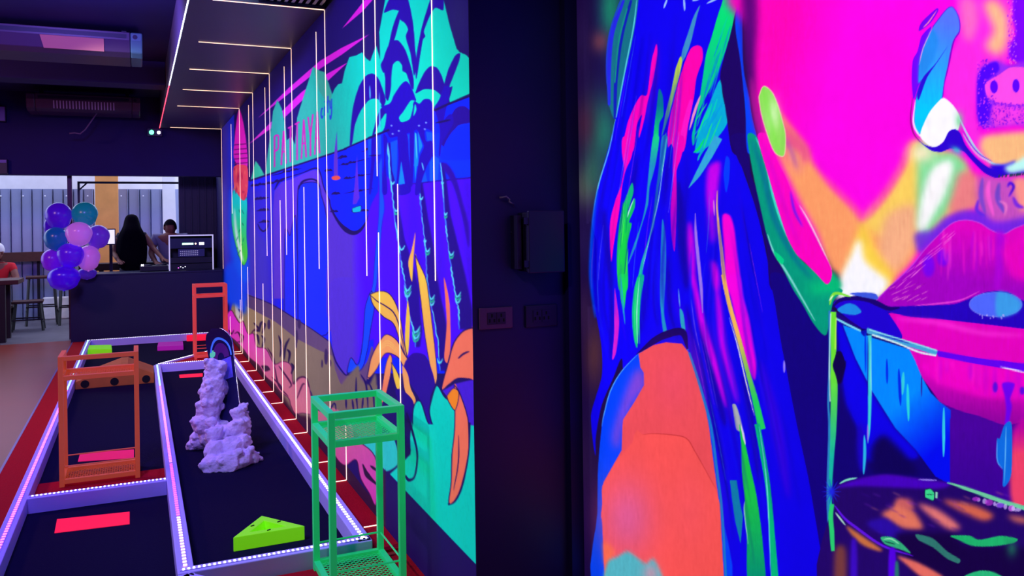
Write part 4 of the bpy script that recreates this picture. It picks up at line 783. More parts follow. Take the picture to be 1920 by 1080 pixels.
def build_mural(name, cv, X, ys, zs, emit, label, mirror=None, thick=0.004):
    """wall-mounted painted skin: a flat sheet at its real place, pigment sampled per vertex, with a closed back"""
    ny, nz = len(ys), len(zs)
    Yg, Zg = np.meshgrid(ys, zs)                     # rows: z, cols: y
    P = np.stack([np.full_like(Yg, X - thick), Yg, Zg], -1)
    px, py = proj(P)
    if mirror is not None: px = np.where(px > mirror, 2 * mirror - px, px)
    col = srgb(np.clip(cv.sample(px, py), 0, 255))
    n = ny * nz
    co = P.reshape(-1, 3)
    idx = np.arange(n).reshape(nz, ny)
    q = np.stack([idx[:-1, :-1], idx[1:, :-1], idx[1:, 1:], idx[:-1, 1:]], -1).reshape(-1, 4)
    # rim and back
    corners = np.array([[X, ys[0], zs[0]], [X, ys[-1], zs[0]], [X, ys[-1], zs[-1]], [X, ys[0], zs[-1]]])
    co = np.vstack([co, corners]); k = n
    extra = np.array([[k, k + 1, k + 2, k + 3], [idx[0, 0], idx[0, -1], k + 1, k], [idx[-1, -1], idx[-1, 0], k + 3, k + 2], [idx[0, -1], idx[-1, -1], k + 2, k + 1], [idx[-1, 0], idx[0, 0], k, k + 3]])
    q = np.vstack([q, extra])
    me = bpy.data.meshes.new(name)
    me.vertices.add(len(co)); me.vertices.foreach_set('co', co.astype(np.float32).ravel())
    me.loops.add(q.size); me.loops.foreach_set('vertex_index', q.astype(np.int32).ravel())
    me.polygons.add(len(q)); me.polygons.foreach_set('loop_start', np.arange(0, q.size, 4, dtype=np.int32))
    me.update(calc_edges=True)
    at = me.attributes.new('paint', 'FLOAT_COLOR', 'POINT')
    c4 = np.ones((len(co), 4), np.float32); c4[:n, :3] = col.reshape(-1, 3); c4[n:, :3] = 0.01
    at.data.foreach_set('color', c4.ravel())
    me.materials.append(paint_mat(name + '_paint', emit))
    o = bpy.data.objects.new(name, me); C.objects.link(o)
    tag(o, label, 'mural')
    return o

def y_of_px(px, X):                                  # depth at which a column of the photograph meets the wall plane
    return hit(px, 413.0, 0, X)[1]
# ------------------------------------------------------------------ structure
M_black = mat('black_wall_paint', (22, 8, 82), 0.5, noise=0.2, nscale=5, bump=0.05)
M_ceil = mat('dark_ceiling_paint', (26, 12, 92), 0.75, noise=0.2, nscale=3)
M_floor = mat('glossy_brown_floor', (150, 62, 44), 0.3, noise=0.25, nscale=1.2, spec=0.5)
M_conc = mat('grey_concrete_floor', (96, 92, 104), 0.5, noise=0.25, nscale=4)
M_soffit = mat('satin_grey_soffit', (92, 84, 104), 0.4, noise=0.1, nscale=3)
M_white = mat('white_plaster', (220, 216, 224), 0.8, noise=0.12, nscale=6, bump=0.1)
struct(box('floor', M_floor, -8.0, 1.7, -2.5, 12.3, -0.1, 0.0))
o = struct(box('floor_yard', M_conc, -8.0, 3.0, 12.3, 17.0, -0.12, -0.01))
struct(box('wall_right', M_black, WA, WA + 0.15, PY + 0.15, 13.35, 0, 3.4))
struct(box('wall_end', M_black, WA, WB + 0.15, PY, PY + 0.15, 0, 3.4))
struct(box('wall_alcove', M_black, WB, WB + 0.15, -2.5, PY, 0, 3.4))
struct(box('trim_1', M_black, WB - 0.055, WB - 0.0005, PY - 0.035, PY, 0, 3.25))
struct(box('wall_back', M_black, -8.0, WB, -2.65, -2.5, 0, 3.4))
struct(box('wall_left', M_black, -8.15, -8.0, -2.5, 12.5, 0, 3.4))
struct(box('ceiling', M_ceil, -8.0, WB + 0.15, -2.65, 12.55, 3.25, 3.4))
sof = struct(box('ceiling_soffit', M_soffit, 0.295, WA - 0.001, 5.16, 12.3, ZC, 3.25))
struct(box('wall_lintel', M_ceil, -8.0, WA - 0.001, 12.301, 12.5, 2.175, 3.249))
struct(box('ceiling_beam', M_ceil, -8.0, 0.29, 9.6, 9.95, 3.0, 3.249))
# far right: dark ribbed partition behind the booth
M_dark = mat('dark_ribbed_metal', (26, 14, 58), 0.4, noise=0.2, nscale=5)
part = struct(box('wall_partition', M_dark, 0.56, WA - 0.001, 13.2, 13.26, -0.01, 2.3))
for i in range(5):
    x = 0.62 + i * 0.1
    box('rib', M_dark, x, x + 0.02, 13.17, 13.2, -0.01, 2.3, part)
# ------------------------------------------------------------------ murals
ys = np.array([y_of_px(x, WA) for x in np.linspace(886, 416, 376)]); ys[0] = PY
zs = np.linspace(0.0, ZC - 0.001, 900)
build_mural('wall_mural', paint_seaside(), WA, ys, zs, 0.42, 'long seaside wall mural with palms, green mountains, boats and a beach')
ys = np.concatenate([np.array([y_of_px(x, WB) for x in np.linspace(1079, 1930, 680)]), np.linspace(0.985, 0.2, 40)]); ys[0] = PY
zs = np.concatenate([np.linspace(0.05, 0.49, 40), np.linspace(0.5, 2.35, 880), np.linspace(2.36, 2.95, 40)])
build_mural('wall_mural', paint_portrait(), WB, ys, zs, 0.75, 'huge neon wall mural of a woman\'s face, blue hair and a glass', mirror=1945)

# ------------------------------------------------------------------ mini golf lanes
M_turf = mat('black_turf', (12, 5, 44), 0.95, noise=0.3, nscale=200, bump=0.3, spec=0.1)
M_red = mat('red_carpet', (180, 12, 32), 0.9, noise=0.25, nscale=120, bump=0.3, spec=0.1)
M_board = mat('white_lane_board', (196, 186, 255), 0.45, noise=0.06, nscale=8)
HB = 0.085
def carpet(name, poly, m, z0, z1, label):
    return tag(MB().prism(poly, z0, z1).build(name, m), label, 'carpet')
carpet('lane_carpet', [(-0.545, 2.2), (0.129, 2.2), (0.129, 4.97), (-0.545, 4.97)], M_turf, 0.0, 0.006, 'black lane carpet with the nearest red strip, in front of the orange stand')
carpet('lane_carpet', [(-0.545, 5.5), (0.129, 5.5), (0.129, 9.06), (0.88, 10.03), (0.87, 11.45), (-0.545, 11.45)], M_turf, 0.0, 0.006, 'black lane carpet running behind the orange stand to the far white board')
carpet('lane_carpet', [(0.194, 3.7), (0.87, 3.7), (0.87, 9.12), (0.194, 9.12)], M_turf, 0.0, 0.006, 'black lane carpet under the snowboard and snow mound')
carpet('red_carpet', [(-0.545, 5.035), (0.129, 5.035), (0.129, 5.5), (-0.545, 5.5)], M_red, 0.0, 0.012, 'red carpet strip under the near orange stand')
carpet('red_carpet', [(-0.775, 0.5), (-0.606, 0.5), (-0.606, 12.0), (-0.775, 12.0)], M_red, 0.0, 0.012, 'long red carpet strip outside the left lane board')
carpet('red_carpet', [(0.936, 3.66), (1.08, 3.66), (1.08, 12.0), (0.936, 12.0)], M_red, 0.0, 0.012, 'narrow red carpet between lane board and seaside mural')
carpet('red_carpet', [(0.2, 2.2), (1.08, 2.2), (1.08, 3.6), (0.2, 3.6)], M_red, 0.0, 0.012, 'red carpet under the green stand')
carpet('red_carpet', [(0.23, 9.19), (0.868, 9.19), (0.868, 10.0)], M_red, 0.0, 0.07, 'raised triangular red carpet under the far red stand')
tag(box('floor_trim', mat('lilac_metal_trim', (150, 110, 190), 0.3, 0.8), -0.79, -0.775, 0.5, 12.0, 0, 0.014), 'thin lilac metal edging along the outer red carpet', 'trim')

LED = {}
def led_mat(key, rgb, s):
    if key not in LED: LED[key] = mat('led_' + key, (240, 240, 240), 0.4, emit=s, ecol=rgb)
    return LED[key]
led_mat('white', (240, 236, 255), 4.0); led_mat('cyan', (120, 226, 255), 3.0); led_mat('pink', (255, 90, 255), 3.0)
led_mat('magenta', (255, 40, 200), 2.6); led_mat('warm', (255, 190, 150), 4.0); led_mat('red', (255, 50, 70), 3.0); led_mat('line', (255, 202, 168), 2.2)
M_tape = mat('led_tape', (190, 180, 235), 0.5)
def board(a, b, label, segs, w=0.065, pitch=0.036, group=None):
    """lane board from a to b (xy), with an LED tape along its top"""
    a = Vector((a[0], a[1])); b = Vector((b[0], b[1])); L = (b - a).length; ang = math.atan2(b.y - a.y, b.x - a.x)
    t = empty('lane_board', (a.x, a.y, 0), ang)
    tag(t, label, 'border', group)
    MB().box(0, L, -w / 2, w / 2, 0, HB).build('plank', M_board, t, bevel=0.004)
    tp = MB().box(0.01, L - 0.01, -0.011, 0.011, HB, HB + 0.003).build('led_tape', M_tape, t)
    for (s0, s1, key) in segs:
        mb = MB(); n = int((s1 - s0) * L / pitch)
        for i in range(n):
            x = s0 * L + 0.02 + i * pitch
            if x + 0.012 < L: mb.box(x, x + pitch * 0.4, -0.007, 0.007, HB + 0.003, HB + 0.0055)
        d = mb.build('diode_row', led_mat(key, None, 0), tp); d['kind'] = 'stuff'
    return t
board((-0.575, 11.5), (-0.575, 1.2), 'outer left lane board with a magenta LED row', [(0, .33, 'cyan'), (.33, 1, 'pink')])
board((0.1615, 9.12), (0.1615, 3.68), 'middle lane board with LED row turning cyan, pink and warm', [(0, .22, 'cyan'), (.22, .7, 'pink'), (.7, .88, 'magenta'), (.88, 1, 'warm')])
board((0.9025, 11.5), (0.9025, 3.62), 'lane board along the seaside mural with a white LED row', [(0, 1, 'white')])
board((-0.607, 11.5), (0.935, 11.5), 'far cross board in front of the booth with white LED row', [(0, 1, 'white')], pitch=0.02)
board((-0.545, 5.0), (0.129, 5.0), 'cross board in front of the near orange stand', [(0, 1, 'white')], pitch=0.02)
board((0.1295, 3.65), (0.935, 3.65), 'near cross board beside the lime triangle block', [(0, 1, 'white')], pitch=0.02)
board((0.195, 9.155), (0.87, 9.155), 'cross board behind the snowboard lane', [(0, 1, 'white')], pitch=0.02)
board((0.165, 9.15), (0.85, 10.02), 'diagonal board beside the far red stand', [(0, 1, 'white')], w=0.05)
board((0.15, 3.6), (0.62, 3.02), 'diagonal board at the bottom edge, in front of the red carpet', [])
board((0.1615, 3.61), (0.1615, 1.2), 'nearest lane board running out of the bottom edge', [])

def fl(name, rgb, e, rough=0.6, **k): return mat(name, rgb, rough, emit=e, **k)     # paint that glows under black light
M_mat_red = fl('fluorescent_red', (244, 26, 60), 0.75, 0.9); M_mat_pink = fl('fluorescent_pink_red', (222, 26, 90), 0.55, 0.9)
M_lime = fl('fluorescent_lime', (130, 236, 20), 0.42, 0.5, noise=0.05); M_mag = fl('fluorescent_magenta', (160, 20, 150), 0.5)
def floor_quad(name, pts, m, h, label, cat):
    q = [hit(x, y, 2, 0.006) for x, y in pts]
    return tag(MB().prism([(p[0], p[1]) for p in q], 0.006, 0.006 + h).build(name, m), label, cat)
floor_quad('tee_strip', [(102, 1000), (243, 983), (243, 960), (107, 974)], M_mat_red, 0.002, 'bright red tee strip on the nearest lane', 'marker')
floor_quad('tee_strip', [(146, 866), (251, 859), (251, 843), (150, 851)], M_mat_pink, 0.002, 'pinkish red tee strip behind the near orange stand', 'marker')
floor_quad('tee_strip', [(337, 709), (380, 706), (380, 700), (336, 703)], M_mat_red, 0.002, 'short red tee strip beside the snowboard tip', 'marker')
# lime triangle obstacle, hollow
T0 = [(0.378, 3.965), (0.70, 3.965), (0.535, 4.20)]
cx, cy = sum(p[0] for p in T0) / 3, sum(p[1] for p in T0) / 3
T1 = [(cx + (x - cx) * 0.52, cy + (y - cy) * 0.52) for x, y in T0]
t = empty('triangle_block', (0, 0, 0)); tag(t, 'lime green hollow wooden triangle on the near end of the snowboard lane', 'obstacle')
MB().ring(T0, T1, 0.006, 0.072).build('frame', M_lime, t, bevel=0.003)
M_screw = mat('dark_screw', (20, 24, 20), 0.4, 0.6)
for i in range(3):
    a_, b_ = T0[i], T0[(i + 1) % 3]; mx, my = (a_[0] + b_[0]) / 2, (a_[1] + b_[1]) / 2
    mx, my = mx + (cx - mx) * 0.24, my + (cy - my) * 0.24
    MB().bar((mx - 0.008, my - 0.004, 0.074), (mx + 0.008, my + 0.004, 0.074), 0.005, 0.004).build('staple', M_screw, t)
def wedge(name, pts, m, h, label):
    q = [hit(x, y, 2, 0.006) for x, y in pts]; mb = MB().prism([(p[0], p[1]) for p in q], 0.006, 0.006 + h)
    return tag(mb.build(name, m, bevel=0.004), label, 'obstacle')
wedge('wooden_block', [(159, 667), (210, 666), (209, 658), (162, 659)], M_lime, 0.075, 'lime green block in the far left corner of the lane')
wedge('wooden_block', [(295, 658), (344, 656), (343, 648), (297, 650)], M_mag, 0.055, 'purple magenta block near the far cross board')
wedge('wooden_block', [(350, 640), (392, 638), (392, 634), (351, 636)], M_mat_red, 0.07, 'red block against the far cross board behind the red stand')
# wooden hump with three holes
M_ply = mat('orange_plywood', (196, 112, 40), 0.6, noise=0.2, nscale=12)
hy0 = hit(210, 726, 2, 0.0)[1]
t = empty('wooden_hump', (0, 0, 0)); tag(t, 'orange plywood hump with three ball holes across the lane', 'obstacle')
prof = [(-0.54, 0.006), (0.124, 0.006), (0.124, 0.10), (-0.10, 0.205), (-0.16, 0.205), (-0.54, 0.075)]
n = len(prof); d = 0.45
MB().add([(x, hy0 + k, z) for k in (0, d) for x, z in prof], [tuple(range(n)), tuple(range(2 * n - 1, n - 1, -1))] + [(i, n + i, n + (i + 1) % n, (i + 1) % n) for i in range(n)]).build('body', M_ply, t, bevel=0.004)
M_hole = mat('hole_shade_black', (8, 5, 14), 0.9)  # black discs stand in for the shade inside openings
for x in (-0.46, -0.215, 0.055):
    MB().tube([(x, hy0 - 0.002, 0.05), (x, hy0 + 0.02, 0.05)], 0.036, 18).build('hole_disc', M_hole, t)

# ------------------------------------------------------------------ metal stands
def shelf_mesh(x0, x1, y0, y1, z, pitch, r, m, parent):
    mb = MB(); w, h = x1 - x0, y1 - y0
    for sgn in (1, -1):
        k = -h
        while k < w:
            # line x = x0 + k + s, y runs 0..h
            s0, s1 = max(0, -k), min(h, w - k)
            if s1 > s0 + 1e-3:
                ya, yb = (y0 + s0, y0 + s1) if sgn > 0 else (y1 - s0, y1 - s1)
                mb.bar((x0 + k + s0, ya, z), (x0 + k + s1, yb, z), r, r)
            k += pitch
    o = mb.build('shelf_mesh', m, parent); o['kind'] = 'stuff'
    return o
def stand(loc, w, d, h, m, label, back_top=True, tt=0.026, rz=0.0, rods=True):
    t = empty('metal_stand', loc, rz); tag(t, label, 'stand', 'metal stands on the mini golf lanes')
    e = tt / 2; zu = h - 0.125
    for x in (e, w - e):
        for y in (e, d - e): MB().box(x - e, x + e, y - e, y + e, 0, h).build('leg', m, t, bevel=0.002)
    def rail(name, x0, x1, y0, y1, z): MB().box(x0, x1, y0, y1, z - e, z + e).build(name, m, t, bevel=0.002)
    for z, nm in ((h - e, 'top_rail'), (zu, 'shelf_rail'), (0.03, 'base_rail')):
        rail(nm, tt, w - tt, 0.0, tt, z)
        if not (nm == 'top_rail' and not back_top): rail(nm, tt, w - tt, d - tt, d, z)
        rail(nm, 0.0, tt, tt, d - tt, z); rail(nm, w - tt, w, tt, d - tt, z)
    shelf_mesh(tt, w - tt, tt, d - tt, zu - 0.004, 0.026, 0.0022, m, t)
    shelf_mesh(tt, w - tt, tt, d - tt, 0.03, 0.026, 0.0022, m, t)
    if rods:
        MB().tube([(w - e, e, 0.115), (w - e, d - e, 0.115)], 0.004, 6).build('guard_rod', m, t)
        MB().tube([(e, d - e, 0.115), (w - e, d - e, 0.115)], 0.004, 6).build('guard_rod', m, t)
        MB().tube([(e, e, 0.115), (w - e, e, 0.115)], 0.004, 6).build('guard_rod', m, t)
    return t
M_green = mat('green_enamel', (30, 208, 118), 0.42, emit=0.3, noise=0.05)  # green glow raised to stand for lamplight on the rails
M_orange = mat('orange_enamel', (226, 100, 54), 0.45, emit=0.2, noise=0.05); M_rust = mat('red_orange_enamel', (226, 74, 60), 0.45, emit=0.25, noise=0.05)
stand((0.668, 3.235, 0.012), 0.307, 0.365, 0.745, M_green, 'green metal two-shelf stand in front of the seaside mural')
stand((-0.425, 5.36, 0.012), 0.42, 0.28, 0.745, M_orange, 'orange metal stand behind the near cross board', back_top=False)
stand((0.53, 9.36, 0.07), 0.34, 0.26, 0.79, M_rust, 'red-orange metal stand at the far end near the booth')

# ------------------------------------------------------------------ snow mound and snowboard
def lumps(name, balls, m, seed, amp=0.35, sub=3, parent=None):
    rs_ = random.Random(seed); mb = MB()
    from mathutils import noise as mn
    bm = bmesh.new(); bmesh.ops.create_icosphere(bm, subdivisions=sub, radius=1.0)
    V0 = [v.co.copy() for v in bm.verts]; F0 = [tuple(v.index for v in f.verts) for f in bm.faces]; bm.free()
    for (x, y, z, r) in balls:
        off = Vector((rs_.random() * 9, rs_.random() * 9, rs_.random() * 9)); vs_ = []
        for v in V0:
            k = 1 + amp * mn.noise(v * 1.6 + off) + amp * 0.7 * mn.noise(v * 4.5 + off) + amp * 0.3 * mn.noise(v * 11 + off)
            p = v * r * k; vs_.append((x + p.x, y + p.y, max(0.006, z + p.z)))
        mb.add(vs_, F0)
    o = mb.build(name, m, parent, smooth=True)
    md = o.modifiers.new('remesh', 'REMESH'); md.mode = 'VOXEL'; md.voxel_size = 0.006; md.use_smooth_shade = True
    return o
M_snow = mat('white_foam_snow', (222, 206, 236), 0.8, noise=0.15, nscale=60, bump=0.8)
SB = [(.40, 5.34, .03, .075), (.48, 5.32, .04, .08), (.56, 5.36, .04, .075), (.63, 5.40, .03, .05), (.68, 5.42, .015, .025), (.42, 5.42, .10, .07), (.52, 5.42, .11, .075), (.58, 5.45, .12, .06), (.42, 5.5, .18, .055), (.55, 5.52, .2, .06), (.60, 5.55, .22, .045), (.57, 5.58, .28, .045),
      (.61, 5.62, .31, .03), (.41, 5.56, .25, .035), (.50, 5.6, .12, .10), (.48, 5.8, .10, .11), (.42, 5.86, .10, .09), (.36, 5.88, .06, .07), (.31, 5.88, .03, .04), (.40, 5.84, .18, .09), (.42, 5.84, .27, .085), (.44, 5.84, .36, .08), (.45, 5.85, .44, .075), (.455, 5.86, .50, .065), (.44, 5.86, .56, .05), (.49, 5.87, .54, .05), (.47, 5.88, .4, .07), (.60, 5.9, .24, .05), (.63, 5.9, .18, .05), (.6, 5.85, .1, .08)]
rq = random.Random(11)
for (x, y, z, r) in list(SB):
    for _ in range(5):
        a_ = rq.uniform(0, 6.28); SB.append((x + math.cos(a_) * r * .85, y - abs(math.sin(a_)) * r * .7, max(0.01, z + rq.uniform(-.5, .8) * r), r * rq.uniform(.22, .36)))
o = lumps('snow_mound', SB, M_snow, 3, amp=0.28, sub=2)
tag(o, 'lumpy white foam snow mound in the middle of the lane', 'mound')
t = empty('snowboard', (0, 0, 0)); tag(t, 'dark blue snowboard stuck upright in the snow mound', 'snowboard')
Bp = Vector((.535, 5.72, .06)); Tp = Vector((.495, 6.05, .775)); Ld = (Tp - Bp); Lb = Ld.length; Ld.normalize()
Wd = Vector((-.62, .78, 0)); Wd = (Wd - Ld * Wd.dot(Ld)).normalized(); Nd = Ld.cross(Wd).normalized()
if Nd.x > 0: Nd = -Nd
def bpt(s, w, k):                                    # s along, w across (-1..1), k through thickness
    half = 0.118 * (1 - 0.10 * math.sin(math.pi * s)) * (min(1.0, math.sqrt(max(0, 1 - ((s - 0.84) / 0.16) ** 2))) if s > 0.84 else (math.sqrt(max(0, 1 - ((0.14 - s) / 0.14) ** 2)) if s < 0.14 else 1))
    bend = 0.05 * max(0, (s - 0.8) / 0.2) ** 2 + 0.03 * max(0, (0.15 - s) / 0.15) ** 2 - 0.012 * math.sin(math.pi * s)
    return Bp + Ld * (s * Lb) + Wd * (w * half) + Nd * (bend + k)
def board_patch(s0, s1, w0, w1, k0, k1, m, name, parent, ns=36, nw=8):
    vs_ = []; fs = []
    for k in (k0, k1):
        for i in range(ns + 1):
            for j in range(nw + 1): vs_.append(bpt(s0 + (s1 - s0) * i / ns, w0 + (w1 - w0) * j / nw, k))
    N = (ns + 1) * (nw + 1)
    for i in range(ns):
        for j in range(nw):
            a = i * (nw + 1) + j; fs += [(a, a + 1, a + nw + 2, a + nw + 1), (N + a, N + a + nw + 1, N + a + nw + 2, N + a + 1)]
    for i in range(ns):
        a, b = i * (nw + 1), i * (nw + 1) + nw; fs += [(a, a + nw + 1, N + a + nw + 1, N + a), (b, N + b, N + b + nw + 1, b + nw + 1)]
    for j in range(nw):
        a, b = j, ns * (nw + 1) + j; fs += [(a, N + a, N + a + 1, a + 1), (b, b + 1, N + b + 1, N + b)]
    return MB().add(vs_, fs).build(name, m, parent, smooth=False)
bd = board_patch(0, 1, -1, 1, -0.006, 0.006, mat('navy_board_lacquer', (26, 24, 74), 0.22, noise=0.3, nscale=9), 'deck', t)
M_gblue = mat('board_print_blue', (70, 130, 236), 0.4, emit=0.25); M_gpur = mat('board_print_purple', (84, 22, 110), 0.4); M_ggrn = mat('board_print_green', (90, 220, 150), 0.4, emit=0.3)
# printed bands follow the nose outline
def arc_band(s_c, s_r, w_r, th, m, name):
    mb = MB(); n = 28; vs_ = []; fs = []
    for i in range(n + 1):
        a = math.pi * i / n
        for q in (1.0, 1.0 - th): vs_.append(bpt(min(0.99, s_c + s_r * q * math.sin(a)), w_r * q * math.cos(a), 0.0075))
    for i in range(n): fs.append((2 * i, 2 * i + 1, 2 * i + 3, 2 * i + 2))
    return mb.add(vs_, fs).build(name, m, bd)
arc_band(0.73, 0.19, 0.9, 0.12, M_gblue, 'print_band'); arc_band(0.73, 0.14, 0.68, 0.6, M_gpur, 'print_band')
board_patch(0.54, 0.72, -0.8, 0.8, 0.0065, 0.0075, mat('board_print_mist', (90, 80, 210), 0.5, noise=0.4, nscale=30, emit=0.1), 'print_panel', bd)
for dx, dy in ((0.80, 0.62),):
    MB().tube([bpt(dx, dy, 0.0066), bpt(dx, dy, 0.0085)], 0.026, 18).build('print_dot', M_ggrn, bd)
mb = MB()
for e in (-1, 1): mb.tube([bpt(0.02 + 0.96 * i / 40, e, 0.0) for i in range(41)], 0.0045, 6)
mb.build('steel_edge', mat('bright_steel_edge', (230, 226, 214), 0.2, 0.9), t, smooth=True)
# ------------------------------------------------------------------ LED lines on wall and soffit
M_line = LED['line']
ORD = ['first', 'second', 'third', 'fourth', 'fifth', 'sixth', 'seventh', 'eighth', 'ninth', 'tenth']
XW = WA - 0.0045
def vline(Y, z0, z1, parent, name='wall_run'): return box(name, M_line, XW - 0.0035, XW - 0.0005, Y - 0.002, Y + 0.002, z0, z1, parent)
def led_line(Y, z0, z1, label, ceil=False, floor=False, group=None):
    t = empty('led_line', (0, 0, 0)); tag(t, label, 'led light', group)
    vline(Y, z0, z1, t)
    if ceil: box('ceiling_run', M_line, 0.42, XW - 0.0035, Y - 0.002, Y + 0.002, ZC - 0.0045, ZC - 0.0005, t)
    if floor: box('floor_run', M_line, 0.985, XW - 0.0035, Y - 0.002, Y + 0.002, 0.0125, 0.0165, t)
    return t
for i, (x, y) in enumerate([(608, 18), (548.4, 90.6), (506.8, 138), (476, 174), (448.7, 203), (416.5, 241.7)]):
    Y = hit(x, y, 2, ZC)[1]
    led_line(Y, 0.0165 if i < 5 else 0.88, ZC - 0.0045, f'{ORD[i]} white LED line bending from soffit down the wall, counted from near end', True, i < 5, 'LED lines that cross the soffit')
for i, (x, y, yb) in enumerate([(812, 0, 526), (705, 0, 330), (683, 0, 517), (594, 43, 504), (534, 112, 478), (497.7, 155, 480), (467, 190, 330), (434, 226, 400)]):
    p = hit(x, y, 0, WA); q = hit(x + 6, yb, 0, WA); top = ZC - 0.08
    led_line(p[1], q[2], top, f'{ORD[i]} white LED line hanging down the mural from above, counted from the near end', group='LED lines hanging on the mural')
for i, (x, y, yb) in enumerate([(720, 436, 0), (652, 785, 0), (578, 350, 0), (532, 375, 0), (497, 531, 0), (468, 500, 0), (453, 560, 0), (433, 590, 0)]):
    fy = 423 + (x - 258) / 0.794
    p = hit(x, fy, 0, WA); q = hit(x - 4, y, 0, WA)
    led_line(p[1], 0.0165, q[2], f'{ORD[i]} white LED line rising from the floor on the mural, counted from the near end', False, True, group='LED lines rising from the floor')
p = hit(748, 345, 0, WA); q = hit(753, 759, 0, WA)
led_line(p[1], q[2], p[2], 'short pinkish LED line between the palm trunks of the mural')
t = box('edge_light', led_mat('cool', (214, 226, 255), 3.0), 0.287, 0.2945, 5.16, 8.5, ZC - 0.002, ZC + 0.008); tag(t, 'bluish white LED line along the near soffit edge', 'led light')
t = box('edge_light', LED['red'], 0.287, 0.2945, 8.52, 12.29, ZC - 0.002, ZC + 0.008); tag(t, 'pink red LED line along the far soffit edge', 'led light')

# grille and lamp beside the near end of the soffit
M_metal = mat('brushed_metal', (150, 146, 160), 0.35, 0.9)
t = empty('ceiling_grille', (0, 0, 0)); tag(t, 'dark slatted ceiling grille at the near end of the soffit', 'grille')
for i in range(9): MB().box(0.70 + i * 0.042, 0.72 + i * 0.042, 4.75, 5.14, 2.845, 2.90).build('slat', M_metal, t)
box('frame', M_dark, 0.68, 1.07, 5.14, 5.158, 2.84, 2.91, t); box('frame', M_dark, 0.68, 1.07, 4.73, 4.748, 2.84, 2.91, t)
t = empty('ceiling_lamp', (0, 0, 0)); tag(t, 'bright ribbed ceiling lamp at the top edge beside the grille', 'lamp')
box('housing', M_metal, 0.36, 0.67, 4.8, 5.14, 2.90, 3.0, t)
for i in range(10): MB().tube([(0.375 + i * 0.031, 4.81, 2.885), (0.375 + i * 0.031, 5.13, 2.885)], 0.0125, 8).build('tube', led_mat('lamp', (190, 220, 255), 1.6), t)

# ------------------------------------------------------------------ dark end face: box, sockets, loose cord
def face_pt(px, py): return hit(px, py, 1, PY)
M_box = mat('dark_grey_enamel', (26, 18, 56), 0.4); M_plate = mat('lilac_grey_plate', (86, 44, 92), 0.4)
a, b = hit(993, 398, 1, PY - 0.1), hit(1058, 508, 1, PY - 0.1)
t = empty('electrical_box', (0, 0, 0)); tag(t, 'dark grey electrical box on the black wall beside the portrait', 'box')
box('body', M_box, a[0], b[0], PY - 0.085, PY, b[2], a[2], t, bevel=0.004)
box('lid', M_box, a[0] - 0.006, b[0] + 0.004, PY - 0.1, PY - 0.0855, b[2] - 0.004, a[2] + 0.006, t, bevel=0.004)
for z in (a[2] - 0.03, b[2] + 0.03): box('hinge', M_dark, a[0] - 0.014, a[0] - 0.001, PY - 0.098, PY - 0.08, z - 0.012, z + 0.012, t)
c = face_pt(984, 440); MB().tube([(c[0] - 0.06, PY - 0.006, c[2] + 0.01), (c[0] - 0.02, PY - 0.02, c[2] + 0.004), (a[0] + 0.002, PY - 0.05, c[2] - 0.004)], 0.004, 8).build('cable', M_dark, t)
box('conduit_bracket', M_dark, a[0] - 0.03, a[0] - 0.015, PY - 0.06, PY, b[2] + 0.01, a[2] - 0.01, t)
for k, (x0, y0, x1, y1, lab) in enumerate([(897, 578, 960, 614, 'left double wall socket plate, the brighter one, on the black wall'), (983, 573, 1043, 610, 'right wall socket plate, the darker one, below the electrical box')]):
    a, b = face_pt(x0, y0), face_pt(x1, y1); t = empty('wall_socket', (0, 0, 0)); tag(t, lab, 'socket', 'sockets on the black wall')
    mp = M_plate if k == 0 else M_box
    box('plate', mp, a[0], b[0], PY - 0.010, PY, b[2], a[2], t, bevel=0.003)
    w, h = b[0] - a[0], a[2] - b[2]
    for s in (0.36, 0.64):
        cx_ = a[0] + w * s; cz = b[2] + h * 0.5
        m_ = box('module', M_box if k == 0 else M_dark, cx_ - 0.13 * w, cx_ + 0.13 * w, PY - 0.0125, PY - 0.0101, cz - 0.27 * h, cz + 0.27 * h, t)
        for dx, dz in ((0, .13), (-.07, -.1), (.07, -.1)):
            MB().box(cx_ + dx * w - 0.003, cx_ + dx * w + 0.003, PY - 0.0132, PY - 0.0126, cz + dz * h - 0.006, cz + dz * h + 0.006).build('pin_hole', M_hole, m_)
pts = [face_pt(*q) for q in ((934, 371), (945, 369), (953, 374), (950, 378), (961, 384))]
o = MB().tube([(p[0], PY - 0.012 - 0.01 * (i % 2), p[2]) for i, p in enumerate(pts)], 0.0035, 8).build('loose_cord', mat('pale_cord', (110, 90, 130), 0.5), smooth=True); tag(o, 'short pale loose cord sticking out of the black wall', 'cord')

